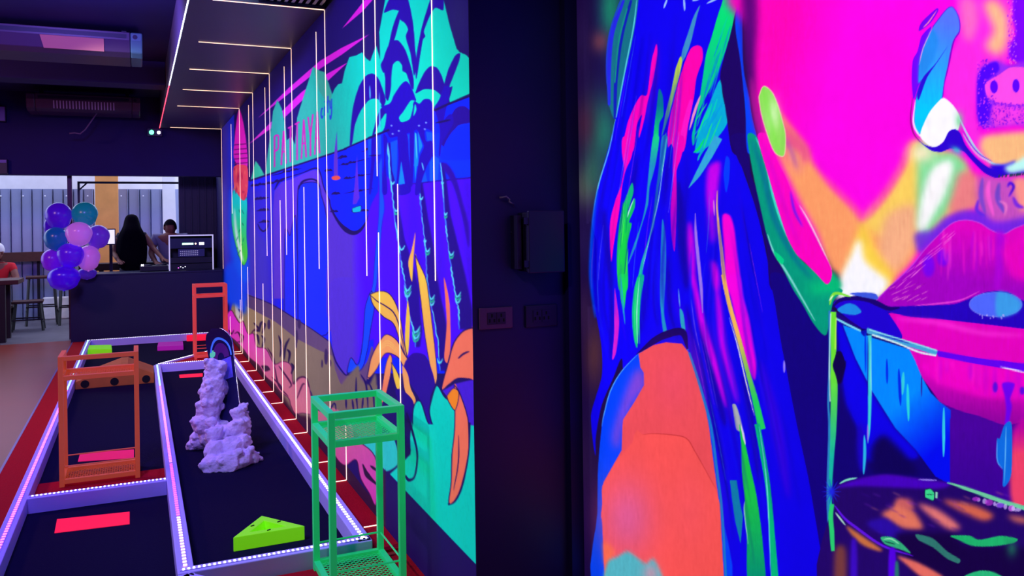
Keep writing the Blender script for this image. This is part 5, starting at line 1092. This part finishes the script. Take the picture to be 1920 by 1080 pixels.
# ------------------------------------------------------------------ ceiling air conditioners
M_vane = mat('pale_vane', (200, 190, 220), 0.4); M_cap = mat('teal_highlight_cap', (84, 128, 132), 0.35); M_ac = mat('pale_plastic', (74, 56, 84), 0.35); M_acd = mat('ac_dark_slot', (24, 18, 50), 0.5); M_acp = mat('ac_warm_panel', (196, 120, 112), 0.6)  # the end cap's teal highlight is put into its colour
def aircon(x0, x1, y0, y1, z0, z1, label, panel):
    t = empty('air_conditioner', (0, 0, 0)); tag(t, label, 'air conditioner')
    w = x1 - x0; prof = [(y0, z1), (y0, z0 + 0.13), (y0 + 0.05, z0 + 0.03), (y0 + 0.14, z0), (y1, z0), (y1, z1)]; n = len(prof)
    MB().add([(x, y, z) for x in (x0 + .1, x1 - .1) for y, z in prof], [tuple(range(n - 1, -1, -1)), tuple(range(n, 2 * n))] + [(i, (i + 1) % n, n + (i + 1) % n, n + i) for i in range(n)]).build('casing', M_ac, t, bevel=0.006)
    for xa, xb in ((x0, x0 + 0.098), (x1 - 0.098, x1)):
        MB().add([(x, y, z) for x in (xa, xb) for y, z in prof], [tuple(range(n - 1, -1, -1)), tuple(range(n, 2 * n))] + [(i, (i + 1) % n, n + (i + 1) % n, n + i) for i in range(n)]).build('end_cap', M_cap if panel else M_ac, t, bevel=0.012)
    MB().box(x0 + 0.13, x1 - 0.13, y0 - 0.004, y0, z0 + 0.145, z0 + 0.18).build('outlet_slot', M_acd, t)
    f = lambda s: (y0 - 0.002 + 0.05 * s, z0 + 0.13 - 0.10 * s)
    if panel:
        (ya, za), (yb, zb) = f(0.0), f(1.0)
        MB().add([(x, y - e, z - e) for e in (0.002, 0.006) for x, y, z in ((x0 + .38 * w, ya, za), (x1 - .24 * w, ya, za), (x1 - .24 * w, yb, zb), (x0 + .4 * w, yb, zb))], [(0, 1, 2, 3), (7, 6, 5, 4), (0, 4, 5, 1), (1, 5, 6, 2), (2, 6, 7, 3), (3, 7, 4, 0)]).build('flap', M_acp, t)
    else:
        k = x0 + 0.3
        while k < x1 - 0.3:
            MB().bar((k, f(0.1)[0] - 0.003, f(0.1)[1]), (k, f(1)[0] - 0.003, f(1)[1]), 0.012, 0.008).build('vane', M_vane, t); k += 0.035
    MB().tube([(x1 - 0.06, y0 - 0.003, z0 + 0.16), (x1 - 0.06, y0 + 0.003, z0 + 0.16)], 0.02, 14).build('sensor', M_acd, t)
    for x in (x0 + 0.15, x1 - 0.15): box('bracket', M_acd, x - 0.02, x + 0.02, y0 + 0.2, y0 + 0.3, z1, 3.25, t)
    return t
aircon(-1.22, 0.06, 8.0, 8.6, 3.0, 3.20, 'nearer ceiling air conditioner with a warm salmon flap', True)
aircon(-1.22, 0.05, 11.55, 12.1, 2.93, 3.13, 'farther ceiling air conditioner with slatted vanes', False)
pts = [hit(x, y, 1, 11.75) for x, y in ((186, 206), (172, 226), (160, 243), (150, 251), (140, 249), (130, 250))]
o = MB().tube(pts, 0.009, 8).build('hanging_cable', mat('pale_cord', None), smooth=True); tag(o, 'pale cable hanging under the farther air conditioner', 'cable')
t = empty('exit_light', (0, 0, 0)); tag(t, 'small green indicator lamp at the far corner of the soffit', 'lamp')
p = hit(284, 249, 1, 12.28); box('housing', M_dark, p[0] - 0.05, p[0] + 0.13, 12.22, 12.30, p[2] - 0.05, p[2] + 0.05, t)
MB().tube([(p[0], 12.22, p[2]), (p[0], 12.205, p[2])], 0.03, 14).build('green_lens', led_mat('green', (60, 255, 140), 6), t)
MB().tube([(p[0] + 0.09, 12.22, p[2]), (p[0] + 0.09, 12.205, p[2])], 0.022, 14).build('white_lens', led_mat('white', None, 0), t)
for (x0, y0, x1, y1, lab) in [(-14, 198, 11, 228, 'upper lilac wall speaker at the left edge'), (-14, 298, 14, 326, 'lower wall speaker with lilac top band at the left edge')]:
    a, b = hit(x0, y0, 1, 12.2), hit(x1, y1, 1, 12.2); t = empty('wall_speaker', (0, 0, 0)); tag(t, lab, 'speaker', 'speakers on the far lintel')
    box('cabinet', M_box, a[0], b[0], 12.2, 12.30, b[2], a[2], t, bevel=0.005)
    box('grille', mat('lilac_plastic', (130, 110, 200), 0.5), a[0] + 0.01, b[0] - 0.01, 12.19, 12.1995, b[2] + (0.01 if y0 < 250 else 0.14), a[2] - 0.01, t)

# ------------------------------------------------------------------ booth and what stands on it
M_booth = mat('navy_booth_panel', (15, 13, 64), 0.5, noise=0.1, nscale=2)
t = empty('dj_booth', (0, 0, 0)); tag(t, 'long dark navy booth counter at the end of the lanes', 'counter')
box('front_panel', M_booth, -0.80, 1.06, 12.02, 12.05, 0.0, 0.85, t, bevel=0.004); box('side_panel', M_booth, -0.80, -0.77, 12.05, 12.6, 0.0, 0.85, t); box('side_panel', M_booth, 1.03, 1.06, 12.05, 12.6, 0, 0.85, t)
box('counter_top', M_booth, -0.80, 1.06, 12.02, 12.62, 0.8505, 0.875, t, bevel=0.004)
def at(px, py, Y): return hit(px, py, 1, Y)
# equipment case
M_alu = mat('glowing_aluminium_edge', (226, 226, 250), 0.3, 0.3, emit=0.45); M_eq = mat('black_equipment', (18, 20, 40), 0.4)  # glow added to keep the metal bright, it is no lamp
a, b = at(316, 441, 12.2), at(401, 514, 12.2)
t = empty('equipment_case', (0, 0, 0)); tag(t, 'open flight case of audio gear with white metal edges', 'case')
zb = 0.876; x0, x1, zt = a[0], b[0], a[2]; e = 0.016
box('shell', M_eq, x0 + e, x1 - e, 12.45, 12.47, zb, zt - e, t); box('shell', M_eq, x0 + e, x1 - e, 12.21, 12.45, zb, zb + 0.012, t); box('shell', M_eq, x0 + 0.003, x0 + e - 0.002, 12.215, 12.47, zb, zt - e, t); box('shell', M_eq, x1 - e + 0.002, x1 - 0.003, 12.215, 12.47, zb, zt - e, t)
box('shell', M_eq, x0 + e, x1 - e, 12.215, 12.47, zt - e, zt - 0.003, t)
for xa, xb, za, zc in ((x0, x0 + e, zb, zt), (x1 - e, x1, zb, zt), (x0 + e, x1 - e, zt - e, zt)): box('edge_profile', M_alu, xa, xb, 12.195, 12.212, za, zc, t)
H = zt - zb
am = box('amplifier', mat('equipment_blue_face', (28, 34, 78), 0.35), x0 + e, x1 - e, 12.23, 12.44, zb + 0.62 * H, zb + 0.9 * H, t)
w = x1 - x0
box('display', led_mat('mint', (170, 255, 190), 2.5), x0 + .30 * w, x0 + .55 * w, 12.226, 12.2295, zb + 0.72 * H, zb + 0.77 * H, am); box('display', led_mat('white', None, 0), x0 + .68 * w, x0 + .79 * w, 12.226, 12.2295, zb + 0.71 * H, zb + 0.78 * H, am)
MB().tube([(x0 + .6 * w, 12.2295, zb + .745 * H), (x0 + .6 * w, 12.226, zb + .745 * H)], 0.012, 12).build('knob', led_mat('warm', None, 0), am)
mx_ = box('mixer', mat('equipment_slate_face', (52, 58, 110), 0.4), x0 + .21 * w, x0 + .80 * w, 12.24, 12.44, zb + 0.38 * H, zb + 0.60 * H, t)
for i in range(3):
    for j in range(10): MB().box(x0 + (.25 + .042 * j) * w, x0 + (.275 + .042 * j) * w, 12.236, 12.2395, zb + (0.42 + .055 * i) * H, zb + (0.435 + .055 * i) * H).build('button', M_alu, mx_)
box('amplifier', M_eq, x0 + e, x1 - e, 12.23, 12.44, zb + 0.20 * H, zb + 0.36 * H, t)
pb = box('patch_bay', M_eq, x0 + e, x1 - e, 12.23, 12.44, zb + 0.013, zb + 0.18 * H, t)
for j, k in enumerate(('pink', 'white', 'cool', 'white')): MB().box(x0 + (.2 + .05 * j) * w, x0 + (.22 + .05 * j) * w, 12.226, 12.2295, zb + .06 * H + .03 * H * (j % 2), zb + .08 * H + .03 * H * (j % 2)).build('indicator', LED.get(k) or led_mat('white', None, 0), pb)
# controller
a, b = at(262, 484, 12.3), at(315, 500, 12.3)
t = empty('dj_controller', (0, 0, 0)); tag(t, 'dark mixing controller between the woman and the case', 'controller')
box('base', M_eq, a[0], b[0], 12.2, 12.5, 0.88, 0.95, t, bevel=0.006)
for s in (0.25, 0.75): MB().lathe([(0.07, 0.95), (0.07, 0.965), (0.05, 0.968), (0.001, 0.968)], 20, (a[0] + (b[0] - a[0]) * s, 12.35, 0)).build('jog_wheel', M_box, t, smooth=True)
for s in (0.06, 0.12): MB().lathe([(0.006, 0.95), (0.006, 0.975), (0.001, 0.978)], 10, (a[0] + (b[0] - a[0]) * s, 12.22, 0)).build('button', LED['white'], t)
# monitor on an arm shelf
a, b = at(198, 429, 12.75), at(217, 459, 12.75)
t = empty('monitor', (0, 0, 0)); tag(t, 'small bright screen between the balloons and the woman', 'screen')
box('bezel', M_eq, a[0], b[0], 12.75, 12.78, b[2], a[2], t); box('screen', led_mat('screen', (236, 230, 255), 1.0), a[0] + 0.012, b[0] - 0.012, 12.744, 12.7495, b[2] + 0.015, a[2] - 0.015, t)
c_ = (a[0] + b[0]) / 2; box('stem', M_eq, c_ - 0.02, c_ + 0.02, 12.76, 12.79, 0.0, b[2], t); MB().lathe([(0.001, 0.0), (0.16, 0.0), (0.16, 0.02), (0.03, 0.03)], 20, (c_, 12.775, -0.01)).build('foot', M_eq, t)
# balloons
BAL = [(110, 403, 23, 23, 'deep indigo balloon at the upper left of the cluster', (70, 10, 200)), (159, 400, 22.5, 21, 'teal balloon at the top right of the cluster', (20, 140, 160)), (96, 424, 13, 16, 'indigo balloon half hidden at the left of the cluster', (60, 6, 180)),
       (105, 446, 21, 20, 'teal blue balloon at the left middle of the cluster', (16, 90, 170)), (148, 437, 23, 20.5, 'pale lilac balloon in the centre of the cluster', (196, 110, 226)), (184, 442, 20, 20, 'violet balloon at the right of the cluster', (96, 40, 190)),
       (98, 486, 19, 19, 'purple balloon at the lower left of the cluster', (110, 20, 206)), (132, 477, 23.5, 21, 'large violet balloon in the lower middle of the cluster', (84, 14, 220)), (166, 482, 20, 22, 'pale pink lilac balloon at the lower right of the cluster', (190, 100, 210)),
       (120, 520, 28, 20.5, 'largest indigo balloon at the bottom of the cluster', (66, 4, 220)), (163, 512, 17, 10, 'small dark violet balloon behind the bottom of the cluster', (70, 30, 170))]
for i, (x, y, rx, ry, lab, rgb) in enumerate(BAL):
    front = {4: 11.55, 7: 11.6, 9: 11.5, 1: 11.7, 0: 11.72, 8: 11.72, 5: 11.8, 3: 11.68, 6: 11.74, 2: 11.85, 10: 11.9}[i]
    p = at(x, y, front); D = float((p - CAM) @ FWD); r1, r2 = rx * D / F_PX, ry * D / F_PX
    t = empty('balloon', tuple(p)); tag(t, lab, 'balloon', 'balloon cluster by the booth')
    m = mat('balloon_' + str(i), rgb, 0.25, emit=0.35 if i not in (1, 3) else 0.2, spec=0.5)  # even glow added to the balloon skin
    pr = [(0.001, r2)] + [(r1 * math.sin(q), r2 * math.cos(q) - (0.10 * r2 * (1 - math.cos(q)) if q > 2.2 else 0)) for q in np.linspace(0.12, math.pi - 0.06, 18)]
    MB().lathe(pr, 24).build('skin', m, t, smooth=True)
    MB().lathe([(0.004, -r2 * 1.16), (0.014, -r2 * 1.28), (0.004, -r2 * 1.29)], 10).build('knot', m, t, smooth=True)
    t.rotation_euler = (random.Random(i).uniform(-.5, .1) if i not in (0, 1) else 0.4, 0, 0)
# ------------------------------------------------------------------ yard: fence, pillar, posts
M_tin = mat('galvanised_sheet', (150, 158, 196), 0.45, 0.25, noise=0.08, nscale=5)
def fence(x0, x1, Y, z0, z1, pitch, label, rib=0.055):
    t = empty('metal_fence', (0, 0, 0)); tag(t, label, 'fence')
    n = max(1, round((x1 - x0) / (pitch * 6))); w = (x1 - x0) / n
    for k in range(n):
        mb = MB(); pts = []; x = x0 + k * w; c = max(1, round(w / pitch)); pw = w / c
        for i in range(c):
            xx = x + i * pw; pts += [(xx, Y - rib), (xx + pw * .80, Y - rib), (xx + pw * .84, Y - rib * 1.35), (xx + pw * .88, Y - rib), (xx + pw * .90, Y), (xx + pw * .98, Y)]
        pts.append((x + w - 0.001, Y - rib)); m = len(pts)
        mb.add([(p[0], p[1], z) for z in (z0, z1) for p in pts] + [(p[0], p[1] + 0.004, z) for z in (z0, z1) for p in pts],
               [(i, i + 1, m + i + 1, m + i) for i in range(m - 1)] + [(2 * m + i, 3 * m + i, 3 * m + i + 1, 2 * m + i + 1) for i in range(m - 1)] + [(m + i, m + i + 1, 3 * m + i + 1, 3 * m + i) for i in range(m - 1)])
        mb.build('sheet', M_tin, t)
    for z in (z1 - 0.12, z0 + 0.95):
        mb = MB(); x = x0 + 0.05
        while x < x1: mb.lathe([(0.001, 0.012), (0.012, 0.006), (0.014, 0)], 8, (x, Y - rib - 0.004, z)); x += pitch * 2
        r_ = mb.build('screw_row', M_alu, t); r_['kind'] = 'stuff'
    return t
YFN = 15.5
xl = at(-420, 424, YFN)[0]; xr = at(178, 424, YFN)[0]
fence(xl, xr, YFN, 0.0, 2.12, 0.155, 'left corrugated metal fence behind the stools')
fence(at(222, 424, YFN)[0], at(345, 424, YFN)[0], YFN, 0.0, 2.12, 0.17, 'corrugated metal fence behind the woman at the booth', 0.06)
struct(box('wall_yard', M_white, xl, 3.0, 16.3, 16.4, -0.01, 2.75))
box_p = at(179, 424, 15.0), at(222, 424, 15.0)
o = struct(box('wall_pillar', mat('ochre_plaster', (222, 150, 84), 0.85, noise=0.2, nscale=5, bump=0.2), box_p[0][0], box_p[1][0], 15.0, 15.35, -0.01, 3.2))
a, b = at(306, 424, 14.9), at(334, 424, 14.9)
o = struct(MB().add([(a[0], 14.9, -.01), (b[0], 14.9, -.01), (b[0], 15.1, -.01), (a[0], 15.1, -.01), (a[0], 14.9, 3.2), (b[0] - .06, 14.9, 3.2), (b[0] - .06, 15.1, 3.2), (a[0], 15.1, 3.2)], [(3, 2, 1, 0), (4, 5, 6, 7), (0, 1, 5, 4), (1, 2, 6, 5), (2, 3, 7, 6), (3, 0, 4, 7)]).build('wall_post', M_white))
a, b = at(80, 558, 15.35), at(150, 598, 15.35)
o = box('stone_plinth', mat('whitewashed_stone', (226, 222, 230), 0.9, noise=0.2, nscale=9, bump=0.8), a[0], b[0] + 0.4, 15.34, 15.42, -0.01, a[2], bevel=0.02); tag(o, 'low whitewashed stone plinth at the foot of the fence', 'plinth')
# dark post and door frame
a = at(131, 424, 12.6); M_post = mat('dark_plum_post', (60, 16, 60), 0.4)
o = box('steel_post', M_post, a[0] - 0.02, a[0] + 0.035, 12.52, 12.58, -0.01, 2.6); tag(o, 'dark plum steel post behind the balloons', 'post')
t = empty('door_frame', (0, 0, 0)); tag(t, 'thin black frame spanning the opening behind the booth', 'frame')
a, b = at(145, 342, 13.5), at(347, 342, 13.5)
box('jamb', M_eq, a[0], a[0] + 0.03, 13.5, 13.54, -0.01, a[2], t); box('header', M_eq, a[0], b[0], 13.5, 13.54, a[2] - 0.015, a[2] + 0.015, t); box('jamb', M_eq, b[0] - 0.03, b[0], 13.5, 13.54, -0.01, a[2], t)
mb = MB(); mb.bar((a[0] + .02, 13.52, a[2] - .11), (a[0] + .12, 13.52, a[2] - .01), 0.02, 0.02); mb.build('brace', M_eq, t)
# bar ledge on the fence, shelf by the pillar
M_wood = mat('dark_brown_wood', (70, 36, 30), 0.55, noise=0.3, nscale=14); M_iron = mat('black_iron', (18, 14, 24), 0.5)
a, b = at(-120, 477, 15.3), at(84, 489, 15.3)
t = empty('bar_ledge', (0, 0, 0)); tag(t, 'long dark wooden bar ledge in front of the fence', 'ledge'); box('board', M_wood, a[0], b[0], 15.22, 15.42, b[2], a[2], t)
for x in (a[0] + .1, b[0] - .1): box('bracket', M_iron, x - .02, x + .02, 15.38, 15.42, -0.01, b[2], t)
a, b = at(176, 494, 13.9), at(228, 505, 13.9)
t = empty('bar_table', (0, 0, 0)); tag(t, 'black high table in front of the ochre pillar', 'table'); box('table_top', M_iron, a[0], b[0] + .5, 13.7, 14.1, b[2], a[2], t)
for x in (a[0] + .1, b[0] + .35): box('leg', M_iron, x - .03, x + .03, 13.85, 13.95, -0.01, b[2], t)

# ------------------------------------------------------------------ stools and table at left
def stool(px, py, seat_px, rz, label, w=0.36):
    q = hit(px, py, 2, 0.0); D = float((q - CAM) @ FWD); h = (py - seat_px) * D / F_PX
    t = empty('bar_stool', (q[0], q[1], -0.01), rz); tag(t, label, 'stool', 'stools in the yard')
    MB().box(-w / 2, w / 2, -w / 2.4, w / 2.4, h - 0.035, h).build('seat', M_wood, t, bevel=0.008)
    s0, s1 = w * .40, w * .50
    for x in (-1, 1):
        for y in (-1, 1): MB().bar((x * s1, y * s1 * .8, 0), (x * s0, y * s0 * .8, h - 0.035), 0.028, 0.028).build('leg', M_iron, t)
    for y in (-1, 1): MB().bar((-s1, y * s1 * .8, h * .38), (s1, y * s1 * .8, h * .38), 0.02, 0.02).build('stretcher', M_iron, t)
    for x in (-1, 1): MB().bar((x * s1 * .97, -s1 * .8, h * .30), (x * s1 * .97, s1 * .8, h * .30), 0.02, 0.02).build('stretcher', M_iron, t)
stool(79, 607, 516, 0.1, 'tall wooden bar stool beside the balloons', 0.42)
stool(53, 618, 562, 0.05, 'low wooden stool beside the table', 0.40)
stool(136, 606, 518, 0.1, 'tall bar stool mostly hidden behind the balloons and booth', 0.36)
stool(-6, 606, 568, 0.0, 'low stool at the left edge behind the table', 0.34)
a, b = at(-60, 526, 12.9), at(40, 533, 12.9)
t = empty('dining_table', (0, 0, 0)); tag(t, 'dark table with square legs at the left edge', 'table')
zt = a[2]; box('table_top', M_wood, a[0] - .3, b[0], 12.6, 13.2, zt - 0.06, zt, t, bevel=0.006)
for x in (a[0] - .2, b[0] - 0.20):
    for y in (12.66, 13.12): box('leg', M_iron, x - .045, x + .045, y - .045, y + .045, -0.01, zt - 0.06, t)
box('stretcher', M_iron, a[0] - .155, b[0] - .245, 12.64, 12.69, 0.08, 0.13, t)

# ------------------------------------------------------------------ people
M_skin = mat('skin', (130, 80, 70), 0.6); M_hair = mat('black_hair', (8, 4, 18), 0.9, spec=0.05, noise=0.3, nscale=60)
def skin_mesh(name, chains, m, parent, sub=2):
    """connected chains of (joint, radius); the first joint is the root"""
    verts, rad, edges, idx = [], [], [], {}
    def vid(p, r):
        k = tuple(round(c, 4) for c in p)
        if k not in idx: idx[k] = len(verts); verts.append(p); rad.append(r)
        return idx[k]
    for ch in chains:
        prev = None
        for p, r in ch:
            i = vid(p, r)
            if prev is not None and prev != i: edges.append((prev, i))
            prev = i
    me = bpy.data.meshes.new(name); me.from_pydata(verts, edges, []); me.update(); me.materials.append(m)
    o = bpy.data.objects.new(name, me); C.objects.link(o); o.parent = parent
    sk = o.modifiers.new('skin', 'SKIN'); sk.use_smooth_shade = True
    for i, sv in enumerate(me.skin_vertices[0].data): r = rad[i]; sv.radius = r if isinstance(r, tuple) else (r, r); sv.use_root = (i == 0)
    ss = o.modifiers.new('subd', 'SUBSURF'); ss.levels = sub; ss.render_levels = sub
    return o
def hand(w, d, side, curl=0.35):
    """palm and five fingers from wrist w along direction d"""
    w = Vector(w); d = Vector(d).normalized(); s = d.cross(Vector((0, 0, 1))).normalized() * side; dn = Vector((0, 0, -1))
    palm = w + d * 0.05; out = [[(tuple(w), 0.026), (tuple(palm), (0.036, 0.018)), (tuple(w + d * 0.085), (0.036, 0.014))]]
    for k, L in zip((-1.5, -.5, .5, 1.5), (0.06, 0.075, 0.07, 0.055)):
        b = w + d * 0.085 + s * k * 0.017; m1 = b + d * L * .5 + dn * L * .1 * curl; e = b + d * L * .92 + dn * L * .6 * curl
        out.append([(tuple(w + d * 0.085), (0.036, 0.014)), (tuple(b + d * .012), 0.0095), (tuple(m1), 0.0088), (tuple(e), 0.0075)])
    tb = w + d * 0.035 - s * 0.034
    out.append([(tuple(palm), (0.036, 0.018)), (tuple(tb), 0.012), (tuple(tb + d * .03 - s * .02), 0.0105), (tuple(tb + d * .055 - s * .022 + dn * .01), 0.0085)])
    return out
def head_mesh(c, m, parent, look=0.0, s=1.0):
    """ovoid head with brow, nose, lips, chin and ears; faces +Y turned by look"""
    mb = MB(); n, k = 28, 20; vs_ = []; fs = []
    for i in range(k + 1):
        th = math.pi * i / k; z = math.cos(th)
        for j in range(n):
            ph = 2 * math.pi * j / n; x, y = math.sin(th) * math.cos(ph), math.sin(th) * math.sin(ph)
            wx = 0.076 * (1 - 0.22 * max(0, -z) ** 1.5); wy = 0.096 * (1 - 0.10 * max(0, -z))
            px_, py_, pz_ = x * wx, y * wy, z * 0.118
            if y > 0.55 and abs(x) < 0.55:
                f = math.exp(-(x / .16) ** 2)
                py_ += 0.020 * f * math.exp(-((z + 0.12) / .13) ** 2)          # nose
                py_ += 0.008 * math.exp(-(x / .28) ** 2) * math.exp(-((z + 0.45) / .10) ** 2)   # lips
                py_ += 0.006 * math.exp(-((z + 0.78) / .18) ** 2)              # chin
                for ex in (-.36, .36): py_ -= 0.009 * math.exp(-((x - ex) / .16) ** 2) * math.exp(-((z - 0.06) / .10) ** 2)
            vs_.append(Vector((px_, py_, pz_)) * s)
    for i in range(k):
        for j in range(n): fs.append((i * n + j, i * n + (j + 1) % n, (i + 1) * n + (j + 1) % n, (i + 1) * n + j))
    mb.add(vs_, fs)
    for e in (-1, 1): mb.lathe([(0.001, -0.03 * s), (0.012 * s, -0.02 * s), (0.018 * s, 0.0), (0.015 * s, 0.02 * s), (0.001, 0.03 * s)], 10, (e * 0.078 * s, -0.005, 0))
    o = mb.build('head', m, parent, smooth=True, loc=c); o.rotation_euler = (0, 0, look); return o
def person(px, Y, label, top_z, chains, shirt, shirt_m, look, legs_m, hair):
    x = at(px, 424, Y)[0]
    t = empty('person', (x, Y, -0.01)); tag(t, label, 'person')
    skin_mesh('body', chains, M_skin, t)
    if shirt: skin_mesh('top', shirt, shirt_m, t)
    return t
# woman at the booth, back to the camera, long black hair, forearms on the controller
pel, wst, chs, nck = (0, 0, .93), (0, .01, 1.08), (0, .0, 1.30), (0, .0, 1.42)
shl, shr = (-.165, 0, 1.365), (.165, 0, 1.365)
ell, wrl = (-.235, -.03, 1.13), (-.17, -.22, 1.02)
elr, wrr = (.27, -.08, 1.19), (.40, -.30, 1.03)
legs = [[(pel, (.15, .11)), ((s * .09, 0, .88), .095), ((s * .1, .01, .48), .062), ((s * .1, -.01, .10), .042), ((s * .1, .05, .045), (.045, .04)), ((s * .1, .15, .03), (.04, .03))] for s in (-1, 1)]
body = [[(pel, (.15, .11)), (wst, (.115, .085)), (chs, (.145, .095)), (nck, .05), ((0, .01, 1.50), .048)], [(chs, (.145, .095)), (shl, .058), (ell, .04), (wrl, .026)], [(chs, (.145, .095)), (shr, .058), (elr, .04), (wrr, .026)]] + legs + hand(wrl, (.2, -.9, -.2), 1) + hand(wrr, (.5, -.8, -.2), -1)
t = person(247, 12.95, 'woman with long black hair seen from behind at the booth', 1.66, body,
           [[(pel, (.158, .118)), (wst, (.124, .094)), (chs, (.152, .103)), ((0, 0, 1.38), (.09, .07))], [(chs, (.152, .103)), ((-.16, 0, 1.365), .064), ((-.19, -.01, 1.28), .058)], [(chs, (.152, .103)), ((.16, 0, 1.365), .064), ((.19, -.015, 1.29), .058)],
            [(pel, (.158, .118)), ((-.09, 0, .86), .105), ((-.1, .01, .5), .072)], [(pel, (.158, .118)), ((.09, 0, .86), .105), ((.1, .01, .5), .072)]], mat('dark_plum_top', (30, 16, 46), 0.8), 0.2, None, None)
head_mesh((0, .015, 1.545), M_skin, t, 0.1)
mb = MB(); n = 26
rings = [(1.672, .02, .02), (1.66, .06, .07), (1.62, .09, .105), (1.55, .103, .118), (1.48, .118, .115), (1.40, .165, .12), (1.30, .195, .115), (1.18, .205, .10), (1.05, .2, .09), (.95, .185, .08), (.88, .13, .05), (.85, .07, .03)]
vs_, fs = [], []
for i, (z, rx, ry) in enumerate(rings):
    for j in range(n):
        ph = 2 * math.pi * j / n; k = 1 + (0.05 * math.sin(ph * 9 + i * .6) if i > 3 else 0); yo = -.0 if i < 4 else -.06
        y = ry * math.sin(ph) * k; y = min(y, 0.055 if i > 3 else 0.075 + 0 * i) if math.sin(ph) > 0 else y
        vs_.append((rx * math.cos(ph) * k, y + yo, z))
for i in range(len(rings) - 1):
    for j in range(n): fs.append((i * n + j, i * n + (j + 1) % n, (i + 1) * n + (j + 1) % n, (i + 1) * n + j))
fs += [tuple(range(n)), tuple(range(len(rings) * n - 1, (len(rings) - 1) * n - 1, -1))]
o = mb.add(vs_, fs).build('hair', M_hair, t, smooth=True); o.modifiers.new('s', 'SUBSURF').render_levels = 1
# man behind the case
chs2, nck2, pel2 = (0, 0, 1.27), (0, 0, 1.40), (0, 0, .92)
arms = lambda: [[(chs2, (.17, .11)), ((-.2, 0, 1.335), .065), ((-.26, -.06, 1.1), .045), ((-.2, -.3, .98), .03)], [(chs2, (.17, .11)), ((.2, 0, 1.335), .065), ((.26, -.06, 1.1), .045), ((.2, -.3, .98), .03)]]
t = person(319, 13.02, 'person with short dark hair and pale shirt behind the flight case', 1.6, [[(pel2, (.16, .12)), ((0, 0, 1.08), (.15, .105)), (chs2, (.17, .11)), (nck2, .056), ((0, 0, 1.47), .054)]] + arms() + legs + hand((-.2, -.3, .98), (.2, -.9, -.1), 1) + hand((.2, -.3, .98), (-.2, -.9, -.1), -1),
           [[(pel2, (.17, .13)), ((0, 0, 1.08), (.162, .115)), (chs2, (.182, .12)), ((0, 0, 1.37), (.09, .08))], [(chs2, (.182, .12)), ((-.2, 0, 1.335), .075), ((-.235, -.03, 1.2), .066)], [(chs2, (.182, .12)), ((.2, 0, 1.335), .075), ((.235, -.03, 1.2), .066)]], mat('pale_shirt', (120, 116, 150), 0.85), math.pi, None, None)
head_mesh((0, 0, 1.465), mat('skin_shaded_brown', (110, 64, 60), 0.6), t, math.pi + 0.3)
mb = MB(); vs_, fs = [], []
for i in range(9):
    th = math.pi * 0.56 * i / 8
    for j in range(24):
        ph = 2 * math.pi * j / 24; zz = 0.128 * math.cos(th); f = 1.06
        if math.sin(ph + 0.3) < -0.5 and i > 4: zz = max(zz, 0.045)
        vs_.append((math.sin(th) * math.cos(ph) * 0.087 * f, math.sin(th) * math.sin(ph) * 0.107 * f, 1.47 + zz))
for i in range(8):
    for j in range(24): fs.append((i * 24 + j, i * 24 + (j + 1) % 24, (i + 1) * 24 + (j + 1) % 24, (i + 1) * 24 + j))
mb.add(vs_, fs).build('hair', M_hair, t, smooth=True)
# seated person in red at the left edge
p0 = (0, 0, .50); c0 = (.02, .03, .88)
t = person(-10, 13.95, 'person in a red top seated at the left edge, arm on the table', 1.2,
           [[(p0, (.17, .13)), ((0, .02, .68), (.15, .11)), (c0, (.17, .11)), ((.02, .02, 1.0), .052), ((.02, 0, 1.07), .05)], [(c0, (.17, .11)), ((-.19, .02, .94), .06), ((-.25, -.12, .72), .043), ((-.12, -.36, .74), .03)], [(c0, (.17, .11)), ((.21, .02, .94), .06), ((.28, -.10, .74), .045), ((.20, -.34, .77), .03)]] +
           [[(p0, (.17, .13)), ((s * .1, -.1, .52), .085), ((s * .13, -.40, .52), .062), ((s * .13, -.40, .10), .042), ((s * .13, -.44, .045), (.045, .04)), ((s * .13, -.54, .03), (.04, .03))] for s in (-1, 1)] + hand((-.12, -.36, .74), (.2, -.9, -.05), 1) + hand((.20, -.34, .77), (-.2, -.9, -.05), -1),
           [[(p0, (.18, .14)), ((0, .02, .68), (.162, .12)), (c0, (.182, .12)), ((.02, .02, .97), (.09, .08))], [(c0, (.182, .12)), ((-.19, .02, .94), .072), ((-.225, -.05, .83), .064)], [(c0, (.182, .12)), ((.21, .02, .94), .072), ((.25, -.04, .84), .064)]], mat('red_top', (200, 20, 40), 0.85), math.pi, None, None)
head_mesh((.02, -.01, 1.145), M_skin, t, math.pi - 0.4)
mb = MB().lathe([(0.001, 1.29), (0.05, 1.282), (0.085, 1.25), (0.1, 1.2), (0.1, 1.16)], 20, (.02, .012, 0)); mb.build('cap', M_white, t, smooth=True)
chs_ = at(-10, 424, 13.95); tt_ = empty('chair', (chs_[0], 13.98, -0.01)); tag(tt_, 'dark chair under the person in red', 'chair')
box('seat', M_wood, -.2, .2, -.2, .2, .335, .365, tt_)
for sx in (-1, 1):
    for sy in (-1, 1): box('leg', M_iron, sx * .18 - .015, sx * .18 + .015, sy * .18 - .015, sy * .18 + .015, 0, .335, tt_)
